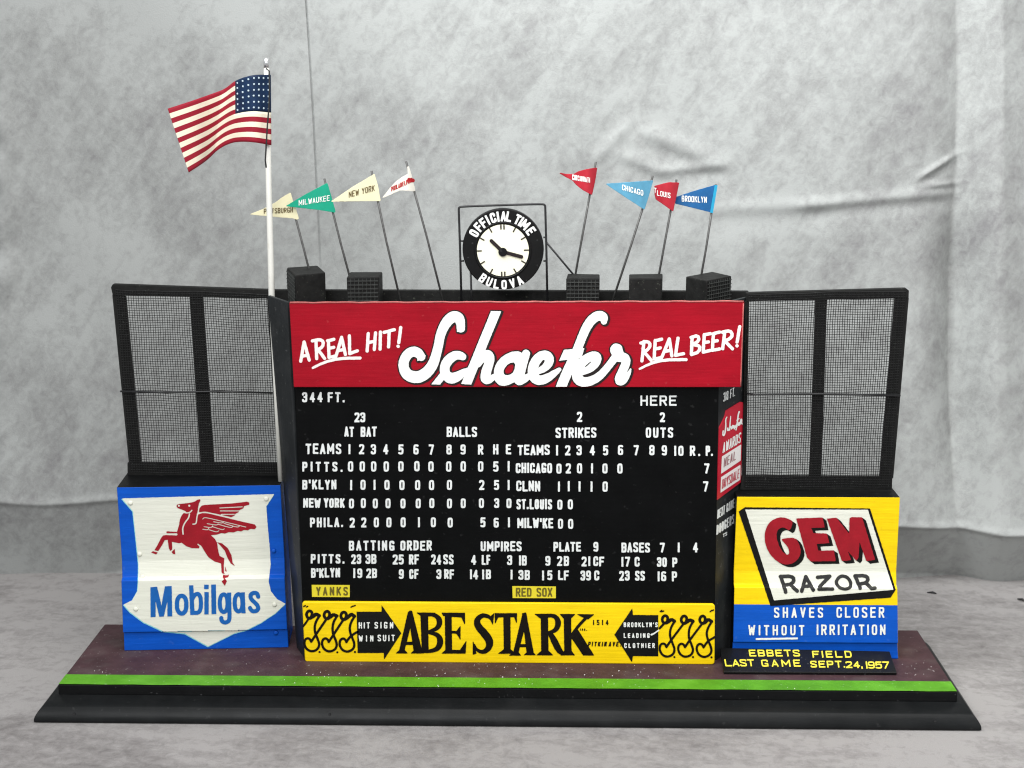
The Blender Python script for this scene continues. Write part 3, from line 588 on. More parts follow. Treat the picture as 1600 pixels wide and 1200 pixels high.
# A B E S of the big roman lettering
L_ += Y1(poly([(792, 548), (858, 262), (872, 248), (884, 252), (892, 290), (826, 548)])+poly([(858, 258), (884, 250), (960, 550), (902, 550)])+poly([(832, 472), (920, 472), (920, 490), (828, 490)])+poly([(773, 551), (800, 528), (830, 528), (852, 551)])+poly([(880, 551), (905, 530), (950, 530), (968, 551)]))
L_ += Y1(poly([(948, 268), (998, 268), (1002, 548), (958, 548)])+poly([(922, 263), (1050, 264), (1050, 284), (958, 290)])+poly([(938, 548), (962, 525), (1000, 548)])+brush([(998, 275, 9), (1055, 278, 12), (1088, 320, 19), (1070, 375, 13), (1005, 398, 8)])+brush([(1000, 402, 8), (1072, 418, 14), (1092, 470, 21), (1068, 525, 15), (995, 540, 9)]))
L_ += Y1(poly([(1122, 270), (1166, 270), (1170, 545), (1126, 545)])+poly([(1100, 264), (1262, 265), (1262, 342), (1240, 295), (1110, 284)])+poly([(1165, 394), (1205, 394), (1230, 360), (1230, 450), (1204, 410), (1165, 408)])+poly([(1100, 552), (1128, 528), (1230, 530), (1272, 468), (1266, 552)]))
L_ += Y1(brush([(1456, 312, 7), (1430, 286, 11), (1382, 280, 14), (1346, 318, 19), (1358, 362, 23), (1408, 415, 26), (1445, 470, 25), (1430, 525, 18), (1385, 547, 12), (1345, 525, 8), (1328, 492, 6)])+poly([(1470, 268), (1462, 345), (1446, 310), (1452, 285)])+poly([(1322, 470), (1334, 510), (1344, 552), (1322, 560)]))
L_ += Y1(poly([(1478, 268), (1634, 268), (1632, 332), (1616, 292), (1500, 294), (1480, 335)])+poly([(1540, 270), (1586, 270), (1588, 545), (1544, 545)])+poly([(1505, 553), (1542, 525), (1590, 525), (1622, 553)]))
L_ += Y2(poly([(52, 545), (118, 268), (132, 256), (142, 262), (148, 290), (84, 545)])+poly([(116, 262), (140, 255), (196, 548), (150, 548)])+poly([(78, 475), (178, 475), (178, 492), (74, 492)])+poly([(28, 551), (58, 526), (86, 526), (104, 551)])+poly([(130, 548), (152, 528), (190, 528), (206, 548)]))
L_ += Y2(poly([(246, 272), (292, 272), (296, 545), (250, 545)])+poly([(204, 265), (320, 264), (320, 284), (244, 294)])+poly([(218, 549), (248, 522), (298, 522), (328, 549)])+brush([(292, 275, 8), (345, 276, 12), (370, 322, 19), (350, 378, 13), (298, 394, 8)])+brush([(312, 402, 14), (338, 450, 21), (372, 520, 20), (400, 540, 8)]))
L_ += Y2(poly([(406, 270), (452, 270), (456, 545), (410, 545)])+poly([(380, 266), (480, 266), (454, 292), (404, 294)])+poly([(384, 549), (408, 522), (458, 522), (478, 549)])+brush([(568, 282, 8), (510, 340, 8), (458, 410, 7)])+poly([(500, 267), (611, 268), (572, 300), (548, 292)])+poly([(452, 420), (498, 370), (612, 550), (540, 550)]))
paint('name_lettering', L_, fA, M['brush'], ab, .5, .6, .12)
for w_ in (text('INC.', 516, 566, 364, 381, 5.5, soft=True), text('1514', 607, 714, 304, 341, 7.5)): paint('lettering', Y2(w_), fA, M['brush'], ab, .4, 0, .1)
paint('lettering', Y2(text('PITKIN', 570, 700, 456, 490, 7.5, soft=True, slant=.15))+Y2(text('AVE.', 714, 800, 456, 490, 7.5, soft=True, slant=.15)), fA, M['brush'], ab, .4, 0, .1)
def curls(s_, ox, oy, dx0, dy0, sp, r, ring, dots, ticks):
    out = []
    for k in range(3):
        dx = dx0+k*sp; dy = dy0+k*3; rx, ry = ring[k]
        out += xf(brush([(8, -76), (50, -50), (54, 10), (18, 74), (-34, 58), (-56, -4), (-32, -56)], r*1.2, True), s_, ox, oy, rx, ry)
        j = random.uniform(-8, 8)
        out += xf(brush([(rx-dx+20, ry-dy+64), (238, 276), (284, 232+j), (345, 266)], r*1.45, sm=1), s_, ox, oy, dx, dy)
        out += xf(brush([(352, 266), (285, 370), (258+j, 480), (268, 585), (312, 690), (352, 800), (318, 895), (205, 942), (105, 892), (62, 795), (78, 712), (128, 682), (172, 702), (195, 752)], r), s_, ox, oy, dx, dy)
        nxt = (ring[k+1][0], ring[k+1][1]+66) if k < 2 else (dx+405, dy+560)
        out += xf(brush([(dx+195, dy+752), (dx+268, dy+640), nxt], r), s_, ox, oy)
    out += xf(brush([(ring[0][0]-10, ring[0][1]+70), (ring[0][0]-60, ring[0][1]+150), (ring[0][0]-112, ring[0][1]+215)], r*.85), s_, ox, oy) if dx0 == 0 else xf(brush([(ring[0][0]-20, ring[0][1]+80), (ring[0][0]-100, ring[0][1]+165)], r), s_, ox, oy)
    for d in dots: out += xf(brush([d, (d[0]+1, d[1])], 20), s_, ox, oy)
    for a, b in ticks: out += xf(brush([a, b], 13), s_, ox, oy)
    return out
paint('flourish', curls(12, 470, 940, 0, 0, 330, 23, [(158, 245), (487, 252), (802, 268)], [(350, 945), (685, 950), (1015, 945)], [((55, 92), (85, 76)), ((105, 102), (130, 88)), ((942, 104), (972, 86)), ((985, 86), (1020, 72))]), fA, M['brush'], ab, .4, 0, .08)
paint('flourish', curls(12, 1020, 940, 62, 100, 347, 22, [(228, 335), (583, 340), (930, 340)], [(405, 1040), (755, 1040), (1100, 1045)], [((140, 186), (168, 165)), ((168, 190), (205, 176)), ((1075, 190), (1105, 165)), ((1105, 172), (1140, 156))]), fA, M['brush'], ab, .4, 0, .08)

# ------------------------------------------------------------------ the two profiled sign walls
class Wall:
    def __init__(s, o, ang, length, depth, prof, ends):
        s.o = np.array([o[0], o[1], 0.]); s.x = np.array([math.cos(ang), math.sin(ang), 0]); s.y = np.array([-math.sin(ang), math.cos(ang), 0])
        s.len, s.dep = length, depth; s.ez, s.el, s.er = ends; s.prof = prof; s.pz = np.array([p[1] for p in prof]); s.po = np.array([p[0] for p in prof])
    def f(s, z): return np.interp(z, s.pz, s.po)
    def w(s, u, y, z): return s.o+s.x*u+s.y*y+np.array([0, 0, z])
    def __call__(s, uv, lift=0.):
        q = ray(uv); c = CAM-s.o; a = c@s.y; b = q@s.y
        lo = (-.02-a)/b; hi = (.03-a)/b
        for _ in range(45):
            t = (lo+hi)/2; P = CAM+q*t[:, None]; gq = ((P-s.o)@s.y)-s.f(P[:, 2]); lo = np.where(gq < 0, t, lo); hi = np.where(gq < 0, hi, t)
        return CAM+q*lo[:, None]-s.y*lift
    def build(s, name, mats, parent, split, n=28):
        us = np.linspace(0, s.len, n); V = []; Fc = []; fm = []
        pr = list(s.prof); k = len(pr)
        for i, u in enumerate(us):
            j = .00006*math.sin(i*1.9)+.00005*math.sin(i*.8+1)
            def um(z): k_ = u/s.len; return np.interp(z, s.ez, s.el)*(1-k_)+np.interp(z, s.ez, s.er)*k_
            for o_, z in pr: V.append(s.w(um(z), o_+j, z))
            V.append(s.w(um(pr[-1][1]), s.dep, pr[-1][1])); V.append(s.w(um(pr[0][1]), s.dep, pr[0][1]))
        m = k+2
        for i in range(n-1):
            for a in range(m):
                b = (a+1) % m; Fc.append((i*m+a, (i+1)*m+a, (i+1)*m+b, i*m+b))
                fm.append(split(a, k))
        Fc.append(tuple(range(m))); fm.append(1); Fc.append(tuple((n-1)*m+a for a in range(m))); fm.append(0)
        o = mesh(name, V, Fc, mats, parent, fm=fm); fixn(o); return bevel(o, .0005)
gw = Wall((-.3292, .0728), .0728, .1400, .044, [(0, HB+.0002), (0, .0432), (-.0028, .0440), (-.0030, .0905), (.0016, .0922), (.0034, .1060), (-.0030, .1728)], ([.026, .09, .1728], [0, .0014, .0020], [.1402, .1392, .1382]))
gas = thing('gasoline_sign', 'blue sign wall with white shield bearing a red winged horse', 'sign', tuple(gw.w(.07, 0, HB)))
gw.build('wall', [M['blue'], M['black']], gas, lambda a, k: 1 if a in (k-1, k) else 0)
Z5 = lambda p: xf(p, 3.872, 160, 730)
shield = [(118, 188), (1040, 162), (992, 235), (1000, 350), (1014, 500), (1018, 590), (1006, 690), (1020, 750), (1058, 798), (1108, 825), (1050, 880), (960, 940), (870, 985), (800, 1003), (640, 1083), (500, 1005), (370, 992), (250, 937), (170, 877), (128, 830), (180, 805), (213, 747), (217, 690), (219, 590), (205, 450), (185, 265)]
sp = Z5(poly(shield))
paint('shield_edge', [xf(sp, 1, -.6, 1.1)[0]], gw, M['cyan'], gas, 1., .4, .1, lift=.0002)
shd = paint('shield', sp, gw, M['cream'], gas, .9, 0, .12, lift=.0004)
Hh = lambda p: xf(p, 8, 225, 770)
hp = poly([(408, 165), (412, 146), (440, 137), (530, 128), (610, 115), (640, 103), (665, 85), (700, 77), (707, 92), (688, 130), (676, 190), (672, 250), (700, 300), (760, 420), (830, 520), (885, 570), (915, 620), (925, 700), (945, 785), (1005, 815), (1000, 900), (1000, 990), (1012, 1008), (985, 1015), (970, 985), (965, 880), (880, 855), (810, 805), (765, 740), (730, 680), (702, 645), (690, 690), (600, 690), (530, 665), (470, 620), (440, 628), (350, 610), (355, 680), (350, 715), (330, 725), (312, 690), (298, 585), (260, 590), (235, 640), (180, 725), (130, 715), (170, 650), (215, 560), (240, 530), (280, 525), (412, 530), (415, 480), (440, 400), (450, 330), (475, 275), (500, 248), (540, 250), (520, 226), (470, 205), (425, 190)])
hp += poly([(690, 195), (720, 160), (760, 148), (1100, 130), (1290, 108), (1318, 120), (1315, 148), (1250, 163), (1245, 190), (1195, 212), (1185, 238), (1145, 258), (1135, 280), (1090, 302), (900, 258), (760, 232), (690, 240)])
hp += poly([(680, 262), (720, 248), (800, 254), (1000, 302), (1250, 362), (1388, 393), (1408, 425), (1385, 452), (1330, 448), (1300, 466), (1250, 462), (1215, 480), (1170, 474), (1120, 492), (1060, 490), (1010, 506), (970, 500), (910, 520), (820, 528), (740, 500), (660, 400)])
hp += brush([(293, 490, 12), (405, 493, 9)])+poly([(90, 742), (112, 726), (175, 744), (152, 768)])+poly([(345, 735), (386, 698), (392, 766), (362, 758)])
hp += poly([(912, 612), (980, 630), (1050, 690), (1095, 780), (1110, 870), (1136, 911), (1085, 880), (1050, 820), (1010, 720), (960, 660)], 0)
hp += poly([(992, 1018), (1050, 1022), (1072, 1002), (1054, 1052), (1010, 1062), (1038, 1100), (1012, 1160), (972, 1106), (1000, 1080), (985, 1050)])+poly([(1015, 915), (1037, 982), (1016, 976)])
hs = poly([(552, 157), (560, 145), (575, 145), (583, 157), (575, 171), (560, 171)])+brush([(437, 158), (438, 158)], 13)
for l, r in [([(570, 262), (560, 312), (510, 370), (482, 440), (490, 512)], 9), ([(688, 180), (676, 250), (662, 300), (658, 355), (648, 386), (612, 388)], 8), ([(668, 262), (740, 238), (800, 244), (1000, 293), (1112, 318)], 8), ([(498, 240), (540, 250), (580, 240), (600, 215)], 8),
             ([(735, 326), (750, 306), (800, 311), (950, 346), (1180, 402), (1275, 425)], 5), ([(870, 358), (985, 378), (996, 356)], 5), ([(790, 382), (912, 402), (930, 386)], 5), ([(752, 420), (845, 434), (860, 408)], 5), ([(735, 452), (800, 462), (812, 436)], 5), ([(925, 388), (1088, 436), (1110, 420)], 5), ([(858, 420), (985, 462), (1005, 446)], 5), ([(815, 458), (912, 490), (936, 470)], 5), ([(1000, 378), (1175, 432), (1196, 408)], 5),
             ([(950, 186), (1230, 172)], 6), ([(955, 223), (1190, 223)], 6), ([(968, 266), (1130, 266)], 6), ([(300, 517), (412, 517)], 9), ([(112, 718), (182, 736)], 8), ([(330, 732), (385, 692)], 7), ([(676, 640), (700, 660), (735, 720)], 8), ([(985, 1010), (1025, 1025), (1070, 1010)], 6), ([(1005, 900), (1008, 990)], 7)]:
    hs += brush(l, r)
paint('winged_horse', Hh(hp), gw, M['horse'], shd, .4, 0, .08, sub=Hh(hs), lift=.0007)
Mb = lambda p: xf(p, 5.926, 190, 890)
def ell(cx, cy, rx, ry, r): return brush([(cx+rx*math.cos(k*math.pi/10), cy+ry*math.copysign(abs(math.sin(k*math.pi/10))**.8, math.sin(k*math.pi/10))) for k in range(20)], r, True, 1)
mg = poly([(268, 160), (330, 156), (370, 330), (402, 152), (465, 150), (470, 430), (425, 432), (425, 290), (392, 432), (350, 434), (316, 290), (316, 437), (270, 438)])
mg += ell(557, 322, 44, 83, 20)+[('b', 645, 143, 657, 417, 20)]+brush([(655, 270), (680, 224), (718, 222), (735, 265), (736, 350), (718, 396), (675, 398)], 19)+[('b', 788, 205, 787, 412, 20), ('b', 786, 137, 786, 178, 21), ('b', 852, 135, 856, 410, 22)]
mg += ell(946, 308, 36, 82, 19)+[('b', 996, 210, 1000, 430, 19)]+brush([(1000, 425), (998, 470), (970, 488), (940, 484), (925, 465), (924, 445)], 19)+ell(1084, 305, 36, 80, 19)+[('b', 1122, 208, 1130, 402, 19)]
mg += brush([(1266, 248), (1256, 216), (1226, 211), (1193, 228), (1197, 268), (1232, 300), (1265, 335), (1266, 366), (1238, 386), (1204, 380), (1190, 352)], 19)
paint('lettering', Mb(mg), gw, M['bluetext'], shd, .45, 0, .1, lift=.0007)
for zx, zy, mm in [(170, 215, 'cream'), (992, 190, 'cream'), (226, 525, 'cream'), (241, 662, 'cream'), (203, 857, 'cream'), (1042, 830, 'cream'), (1036, 505, 'blue'), (1050, 1000, 'blue')]:
    p = gw([(160+zx/3.872, 730+zy/3.872)], lift=.0004)[0]
    V, Fc = tube_geo([p, p-gw.y*.0007, p-gw.y*.0011], [.0022, .0018, .0008], 10); fixn(mesh('nail_head', V, Fc, M[mm], gas, True))

rw = Wall((.1897, .0675), .004, .1440, .036, [(0, HB+.0002), (0, .0405), (-.0026, .0415), (-.0024, .0752), (-.0022, .0900), (.0018, .0916), (.0034, .1030), (-.0030, .1694)], ([.026, .0415, .09, .103, .1694], [.0012, .0014, .0010, .0008, .0007], [.1420, .1404, .1374, .1370, .1352]))
rz = thing('razor_sign', 'yellow and blue sign wall with slanted white panel and big red lettering', 'sign', tuple(rw.w(.07, 0, HB)))
rw.build('wall', [M['yellow'], M['black'], M['blue']], rz, lambda a, k: 1 if a in (k-1, k) else (2 if a < 3 or a > k else 0))
Rz = lambda p: xf(p, 3.75, 1110, 750)
pn = paint('panel_shadow', Rz(poly([(165, 184), (202, 159), (935, 166), (1086, 642), (1056, 689), (352, 738)])), rw, M['blackart'], rz, .8, 0, .15, lift=.0003)
pw = paint('white_panel', Rz(poly([(204, 172), (922, 173), (1072, 642), (372, 704)])), rw, M['cream'], rz, .8, 0, .12, lift=.0005)
Gm = lambda p: xf(p, 7.619, 1180, 790)
gem = poly([(450, 190), (410, 158), (320, 130), (230, 150), (150, 212), (110, 320), (112, 430), (150, 540), (220, 630), (300, 684), (380, 700), (455, 680), (520, 620), (545, 540), (520, 450), (478, 376), (330, 385), (308, 405), (375, 470), (404, 535), (396, 575), (366, 580), (310, 530), (268, 440), (248, 350), (264, 285), (310, 254), (355, 262), (412, 302)], 1)
gem += poly([(485, 148), (800, 137), (826, 256), (664, 262), (690, 322), (850, 328), (882, 442), (728, 452), (750, 532), (935, 528), (956, 656), (655, 660), (612, 610)])
gem += poly([(850, 150), (965, 140), (1115, 330), (1120, 145), (1145, 132), (1270, 136), (1425, 640), (1320, 656), (1240, 430), (1226, 620), (1200, 652), (1098, 535), (1140, 645), (1030, 656)])
gs = []
for k in (1, 2, 3, 4): gs += xf(gem, 1, 0, 0, 11.5*k, 8.5*k)
paint('letter_shadow', Gm(gs), rw, M['blackart'], rz, .5, 0, .12, lift=.0007)
paint('large_lettering', Gm(gem), rw, M['horse'], rz, .5, 0, .15, lift=.0010)
rzr = many([[(302, 838), (362, 1025)], [(298, 840), (425, 836), (465, 872), (440, 928), (342, 945)], [(425, 945), (498, 1012)], [(552, 1015), (600, 842)], [(600, 842), (690, 1002)], [(578, 958), (665, 952)], [(740, 850), (885, 838)], [(885, 838), (765, 962)], [(758, 990), (918, 988)], [(1188, 835), (1248, 978)], [(1186, 834), (1305, 828), (1346, 862), (1320, 918), (1232, 930)], [(1325, 930), (1385, 982)], [(1385, 982), (1425, 978)]], 22)
rzr += brush([(962, 892), (1005, 835), (1080, 838), (1132, 892), (1138, 965), (1085, 992), (1010, 980), (966, 932)], 20, True)
paint('lettering', Gm(rzr), rw, M['greyart'], rz, .45, 0, .15, lift=.0008)
paint('slogan_lettering', Rz(text('SHAVES', 372, 660, 746, 806, 10)+text('CLOSER', 738, 1018, 744, 806, 10)+text('WITHOUT', 222, 550, 849, 909, 10)+text('IRRITATION', 622, 1025, 846, 907, 10)+[('b', 265, 931, 512, 927, 5.5)]), rw, M['white'], rz, .45, 0, .08, lift=.0004)
# ------------------------------------------------------------------ plaque
pb = np.array([.25, .0325, HB+.0028]); ptp = on_y(.0615)([(1257, 1015)])[0]
npq = np.cross([1, 0, 0], ptp-pb); fP = on_plane(pb, npq)
pq = thing('name_plaque', 'small black plaque with yellow lettering leaning in front of the razor sign', 'plaque', (.25, .032, HB))
nn = npq/np.linalg.norm(npq); nn = nn if nn[1] > 0 else -nn
o = slab('plate', [(1125, 1012), (1390, 1017.6), (1401.5, 1051), (1131, 1050)], fP, nn*.0028, M['plaque'], pq, .0004)
# keep the back lower edge on the base
for v in o.data.vertices:
    v.co.z = max(v.co.z, .0002)
paint('lettering', Rz(text('EBBETS', 230, 527, 994, 1034, 8, cw=1.0, slant=-.18)+text('FIELD', 600, 830, 1001, 1041, 8, cw=1.0, slant=-.15)+text('LAST', 88, 260, 1050, 1092, 8, cw=.95, slant=-.18)+text('GAME', 302, 530, 1052, 1094, 8, cw=.95, slant=-.18)+text('SEPT.', 588, 790, 1059, 1099, 8, cw=.95, slant=-.12)+text('24,', 795, 893, 1062, 1102, 8, cw=.95, slant=-.12)+text('1957', 914, 1050, 1063, 1105, 8, cw=.95, slant=-.12)), fP, M['yelltext'], pq, .4, 0, .03, lift=.0003)

# ------------------------------------------------------------------ mesh fences
def fence(label, Y, top, left, mid, bottom, quad, wire, loc, inner):
    f = thing('screen_fence', label, 'fence', loc, 'screen fences on the sign walls')
    fm = on_y(Y)
    slab('top_rail', top, fm, (0, .006, 0), M['wood'], f)
    slab('bottom_rail', bottom, fm, (0, .005, 0), M['wood'], f)
    for p in (left, mid, inner): slab('post', p, on_y(Y+.0006), (0, .004, 0), M['wood'], f)
    TL, TR, BR, BL = (np.array(q, float) for q in quad); parts = []
    fw = on_y(Y-.0012); pitch = 3.85
    n = int(np.linalg.norm(TR-TL)/pitch); m = int(np.linalg.norm(BL-TL)/pitch); S_ = 14
    def P(a, b):
        p = (TL*(1-a)+TR*a)*(1-b)+(BL*(1-a)+BR*a)*b
        return p+[.55*math.sin(b*9+a*5)+.35*math.sin(b*23+a*14), .75*math.sin(a*8+b*6)+.4*math.sin(a*21-b*10)]
    for i in range(n+1):
        pp = fw([P(i/n, b) for b in np.linspace(0, 1, S_)]); pp[:, 1] += .00025*(-1)**i; parts.append(tube_geo(list(pp), .00028, 4, False))
    for i in range(m+1):
        pp = fw([P(a, i/m) for a in np.linspace(0, 1, S_)]); pp[:, 1] += .0009; parts.append(tube_geo(list(pp), .00028, 4, False))
    V, Fc = merge(parts); mesh('wire_screen', V, Fc, M['mesh'], f)
    pp = on_y(Y-.0030)(wire); tube('cross_wire', list(pp), .00085, M['wire'], f)
    return f
fence('black screen fence above the blue sign, beside the white flagpole', .108, [(173, 449), (176, 444), (432, 453), (434, 467), (176, 462)], [(175, 460), (196, 463), (220, 722), (201, 724)], [(295.6, 464), (316.6, 465), (333.5, 724), (313, 724)],
      [(198.8, 723), (441, 724), (441, 744), (199, 743)], [(180, 453), (424, 460), (443, 738), (204, 738)], [(188, 611.5), (250, 613), (340, 611.5), (426, 614)], (-.26, .108, .172), [(417, 464), (423, 464), (441, 724), (434, 724)])
fence('black screen fence above the yellow razor sign', .0835, [(1166, 457.5), (1416, 450.5), (1420.5, 454), (1420, 466), (1166, 471)], [(1398.5, 466), (1420.4, 465), (1396, 748), (1374.5, 746)], [(1274.6, 469), (1292.6, 469), (1283.6, 746), (1265, 746)],
      [(1160, 744), (1394.5, 745), (1394, 765.5), (1156, 766)], [(1169, 460), (1416, 455), (1391, 761), (1164, 761)], [(1166, 614.5), (1180, 616.5), (1280, 615.5), (1407, 618)], (.26, .0835, .169), [(1164, 470), (1171, 470), (1166, 746), (1160, 746)])

# ------------------------------------------------------------------ flagpole and flag
YP = .0895
fp = thing('flagpole', 'tall white flagpole flying a small striped flag behind the left fence corner', 'flagpole', (-.192, YP, .173))
f = on_y(YP)
pt = f([(416.5, 106.5), (420, 290), (424.5, 462), (431, 600), (438.5, 750)]); pt[-1][2] = .1735
tube('pole', list(pt), [.0022, .0024, .0026, .0022, .0022], M['pole'], fp, 12)
tube('finial', list(f([(416, 90.5), (416.3, 107)])), [.0021, .0021], M['silver'], fp, 12)
ff = on_y(YP-.0125)
tube('halyard', list(ff([(415.5, 107), (420.5, 111), (421, 140), (420, 170), (417.5, 200), (416, 228), (414.5, 250), (416, 262)])), .0007, M['wire'], fp, 6)
TS = [(423, 116.7), (404, 116.6), (393, 117), (369, 125), (361, 131), (353, 138.5), (330, 147), (300, 157.5), (262, 169.7)]
BS = [(424, 227), (405, 223.6), (392, 221.7), (372, 221.5), (357, 223.5), (340, 234), (325, 249), (312, 258.5), (295, 269.5)]
ss = [0, .12, .19, .31, .38, .45, .60, .78, 1.0]
DY = [0, -.008, -.010, -.003, .008, .016, .009, -.005, -.016]
def flag_pt(s, v):
    s_ = np.clip(s, 0, 1); tu = np.interp(s_, ss, [p[0] for p in TS]); tv = np.interp(s_, ss, [p[1] for p in TS]); bu = np.interp(s_, ss, [p[0] for p in BS]); bv = np.interp(s_, ss, [p[1] for p in BS])
    return tu*(1-v)+bu*v, tv*(1-v)+bv*v, YP-.003+np.interp(s_, ss, DY)
def smooth_pt(s, v):
    k = [flag_pt(s+d, v) for d in (-.05, -.025, 0, .025, .05)] if .05 < s < .95 else [flag_pt(s, v)]
    u_, v_, y_ = np.mean(np.array(k), 0); q_ = ray([(u_, v_)])[0]; return CAM+q_*((y_-CAM[1])/q_[1])
nS, nV = 52, 26
V = []; Fc = []; fm = []
for i in range(nS+1):
    for j in range(nV+1): V.append(smooth_pt(i/nS, j/nV))
cs = int(round(.33*nS))
Fb = []
for i in range(nS):
    for j in range(nV):
        q4 = (i*(nV+1)+j, i*(nV+1)+j+1, (i+1)*(nV+1)+j+1, (i+1)*(nV+1)+j)
        if i < cs and j < 14: Fb.append(q4); continue
        Fc.append(q4); fm.append(0 if (j//2) % 2 == 0 else 1)
fl = mesh('flag', V, Fc, [M['fred'], M['fcream']], fp, True, fm); solid(fl)
used = sorted({i for q4 in Fb for i in q4}); mp_ = {k: i for i, k in enumerate(used)}
ca = mesh('canton', [V[i] for i in used], [tuple(mp_[i] for i in q4) for q4 in Fb], M['fblue'], fl, True); solid(ca)
parts = []
for a in range(7):
    for b in range(6):
        s = .33*(a+.55)/7.1; v = (b+.55)/6.2*14/26; p = smooth_pt(s, v)+np.array([random.uniform(-.0002, .0002), -.0004, random.uniform(-.0002, .0002)])
        parts.append(tube_geo([p, p-np.array([0, .00025, 0])], [.00084, .0006], 6))
Vs, Fs = merge(parts); fixn(mesh('stars', Vs, Fs, M['star'], fl))

# ------------------------------------------------------------------ pennants
def pennant(label, Y, outline, top, foot, mcloth, wave, words, mink, r=.00095, fold=None, z0=.3187):
    a, b = on_y(Y)([top, foot]); dd = (b-a); b = a+dd*((a[2]-z0)/(a[2]-b[2]))
    t = thing('pennant', label, 'pennant', tuple(b), 'team pennants on the scoreboard roof')
    tube('rod', [a, a*.5+b*.5+np.array([random.uniform(-.0008, .0008), 0, 0]), b], r, M['rod'], t)
    fmw = on_wave(Y-.0013, wave)
    cl_ = paint('cloth', poly(outline), fmw, mcloth, t, 1.0, 0, .1, lift=0); solid(cl_, .0005)
    cl_.data.polygons.foreach_set('use_smooth', [True]*len(cl_.data.polygons))
    if fold: paint('hem', poly(fold), fmw, M['p_teal'], t, .6, 0, .05, lift=.0005)
    for w_ in (words if isinstance(words[0], list) else [words]): paint('lettering', w_, fmw, mink, cl_, .35, 0, .08, lift=.0006)
K1 = lambda pts: [(390+x/5.926, 240+y/5.926) for x, y in pts]
K2 = lambda pts: [(860+x/5.926, 240+y/5.926) for x, y in pts]
def tw(K, s, bl, br, h, t=1.2):
    bl, br = K([bl, br]); h /= 5.926; return text_at(s, bl, br, (bl[0], bl[1]-h), t, True)
def wv(x0, amp, ln, ph=0): return lambda u, v: amp*np.sin((u-x0)/ln+ph)-amp*math.sin(ph)
pennant('pale yellow pennant with brown lettering, lowest, its tip passing behind the flagpole', .1075, K1([(372, 362), (382, 366), (402, 440), (432, 520), (457, 602), (440, 612), (400, 600), (300, 592), (150, 578), (5, 564), (5, 560), (130, 510), (240, 450), (300, 405)]), (452, 303), (480.5, 414), M['p_cream'], wv(462, -.0009, 14), tw(K1, 'PITTSBURGH', (132, 558), (400, 545), 48, 1.15), M['ink'])
pennant('green pennant with white lettering, between the two pale yellow ones', .1040, K1([(712, 274), (722, 274), (770, 440), (797, 535), (790, 546), (640, 522), (340, 488), (340, 482), (520, 375)]), (506.8, 279), (545, 425), M['p_green'], wv(522, .0016, 20), tw(K1, 'MILWAUKEE', (455, 482), (742, 436), 52, 1.15), M['white'])
pennant('pale yellow pennant with brown lettering, right of the green one', .0935, K1([(1148, 192), (1158, 192), (1190, 300), (1213, 432), (1208, 440), (1100, 440), (758, 445), (758, 440), (950, 310)]), (580.5, 267), (626, 470), M['p_cream'], wv(594, .0018, 18, 1), tw(K1, 'NEW YORK', (918, 408), (1158, 345), 56, 1.2), M['ink'])
pennant('curled off white pennant with red lettering, nearest the left side of the clock', .0915, K1([(1460, 122), (1475, 118), (1500, 200), (1535, 345), (1520, 350), (1470, 346), (1400, 340), (1340, 366), (1236, 412), (1230, 408), (1290, 330), (1350, 262), (1420, 212), (1465, 188)]), (634.5, 252), (692, 470), M['p_white'], lambda u, v: -.005*np.sin((648-u)/9.), tw(K1, 'PHILADELPHIA', (1312, 352), (1510, 262), 44, 1.3)+xf(brush([(1475, 238, 14), (1512, 248, 18)]), 5.926, 390, 240), M['redink'])
pennant('red pennant with long curling tip, nearest the right side of the clock', .1045, K2([(418, 130), (432, 132), (420, 220), (386, 382), (376, 380), (300, 338), (240, 290), (200, 245), (150, 222), (86, 184), (88, 176), (150, 188), (215, 188), (265, 162), (340, 142)]), (931, 253), (899, 430), M['p_red'], lambda u, v: -.005*np.sin((934-u)/10.), tw(K2, 'CINCINNATI', (202, 242), (366, 272), 50, 1.1), M['white'])
pennant('sky blue pennant with white lettering, its rod leaning most to the right', .0925, K2([(940, 248), (952, 250), (915, 380), (872, 516), (862, 514), (690, 402), (515, 284), (515, 278), (700, 266)]), (1020, 275), (957, 470), M['p_sky'], wv(1018, .002, 16), tw(K2, 'CHICAGO', (664, 336), (860, 392), 52, 1.2), M['white'])
pennant('short red pennant with folded end, between the two blue ones', .1040, K2([(1180, 268), (1192, 270), (1165, 400), (1136, 536), (1126, 530), (1050, 475), (978, 425), (966, 380), (964, 300), (1030, 280), (1100, 264)]), (1057, 280.5), (1030, 428), M['p_red'], lambda u, v: -.004*np.sin((1062-u)/12.)+.004*np.clip((1028-u)/6, 0, 1.5), [tw(K2, 'T', (958, 360), (984, 364), 46, 1.2), tw(K2, 'LOUIS', (988, 388), (1112, 414), 50, 1.2)], M['white'])
pennant('deep blue pennant with white lettering and brighter edge, rightmost', .1075, K2([(1525, 290), (1548, 294), (1540, 330), (1502, 550), (1490, 546), (1330, 505), (1155, 464), (1150, 405), (1330, 345)]), (1118.5, 288), (1095.5, 428), M['p_navy'], wv(1112, .0014, 16), tw(K2, 'BROOKLYN', (1216, 444), (1448, 456), 56, 1.25), M['white'], fold=K2([(1522, 289), (1549, 293), (1504, 552), (1478, 545)]))

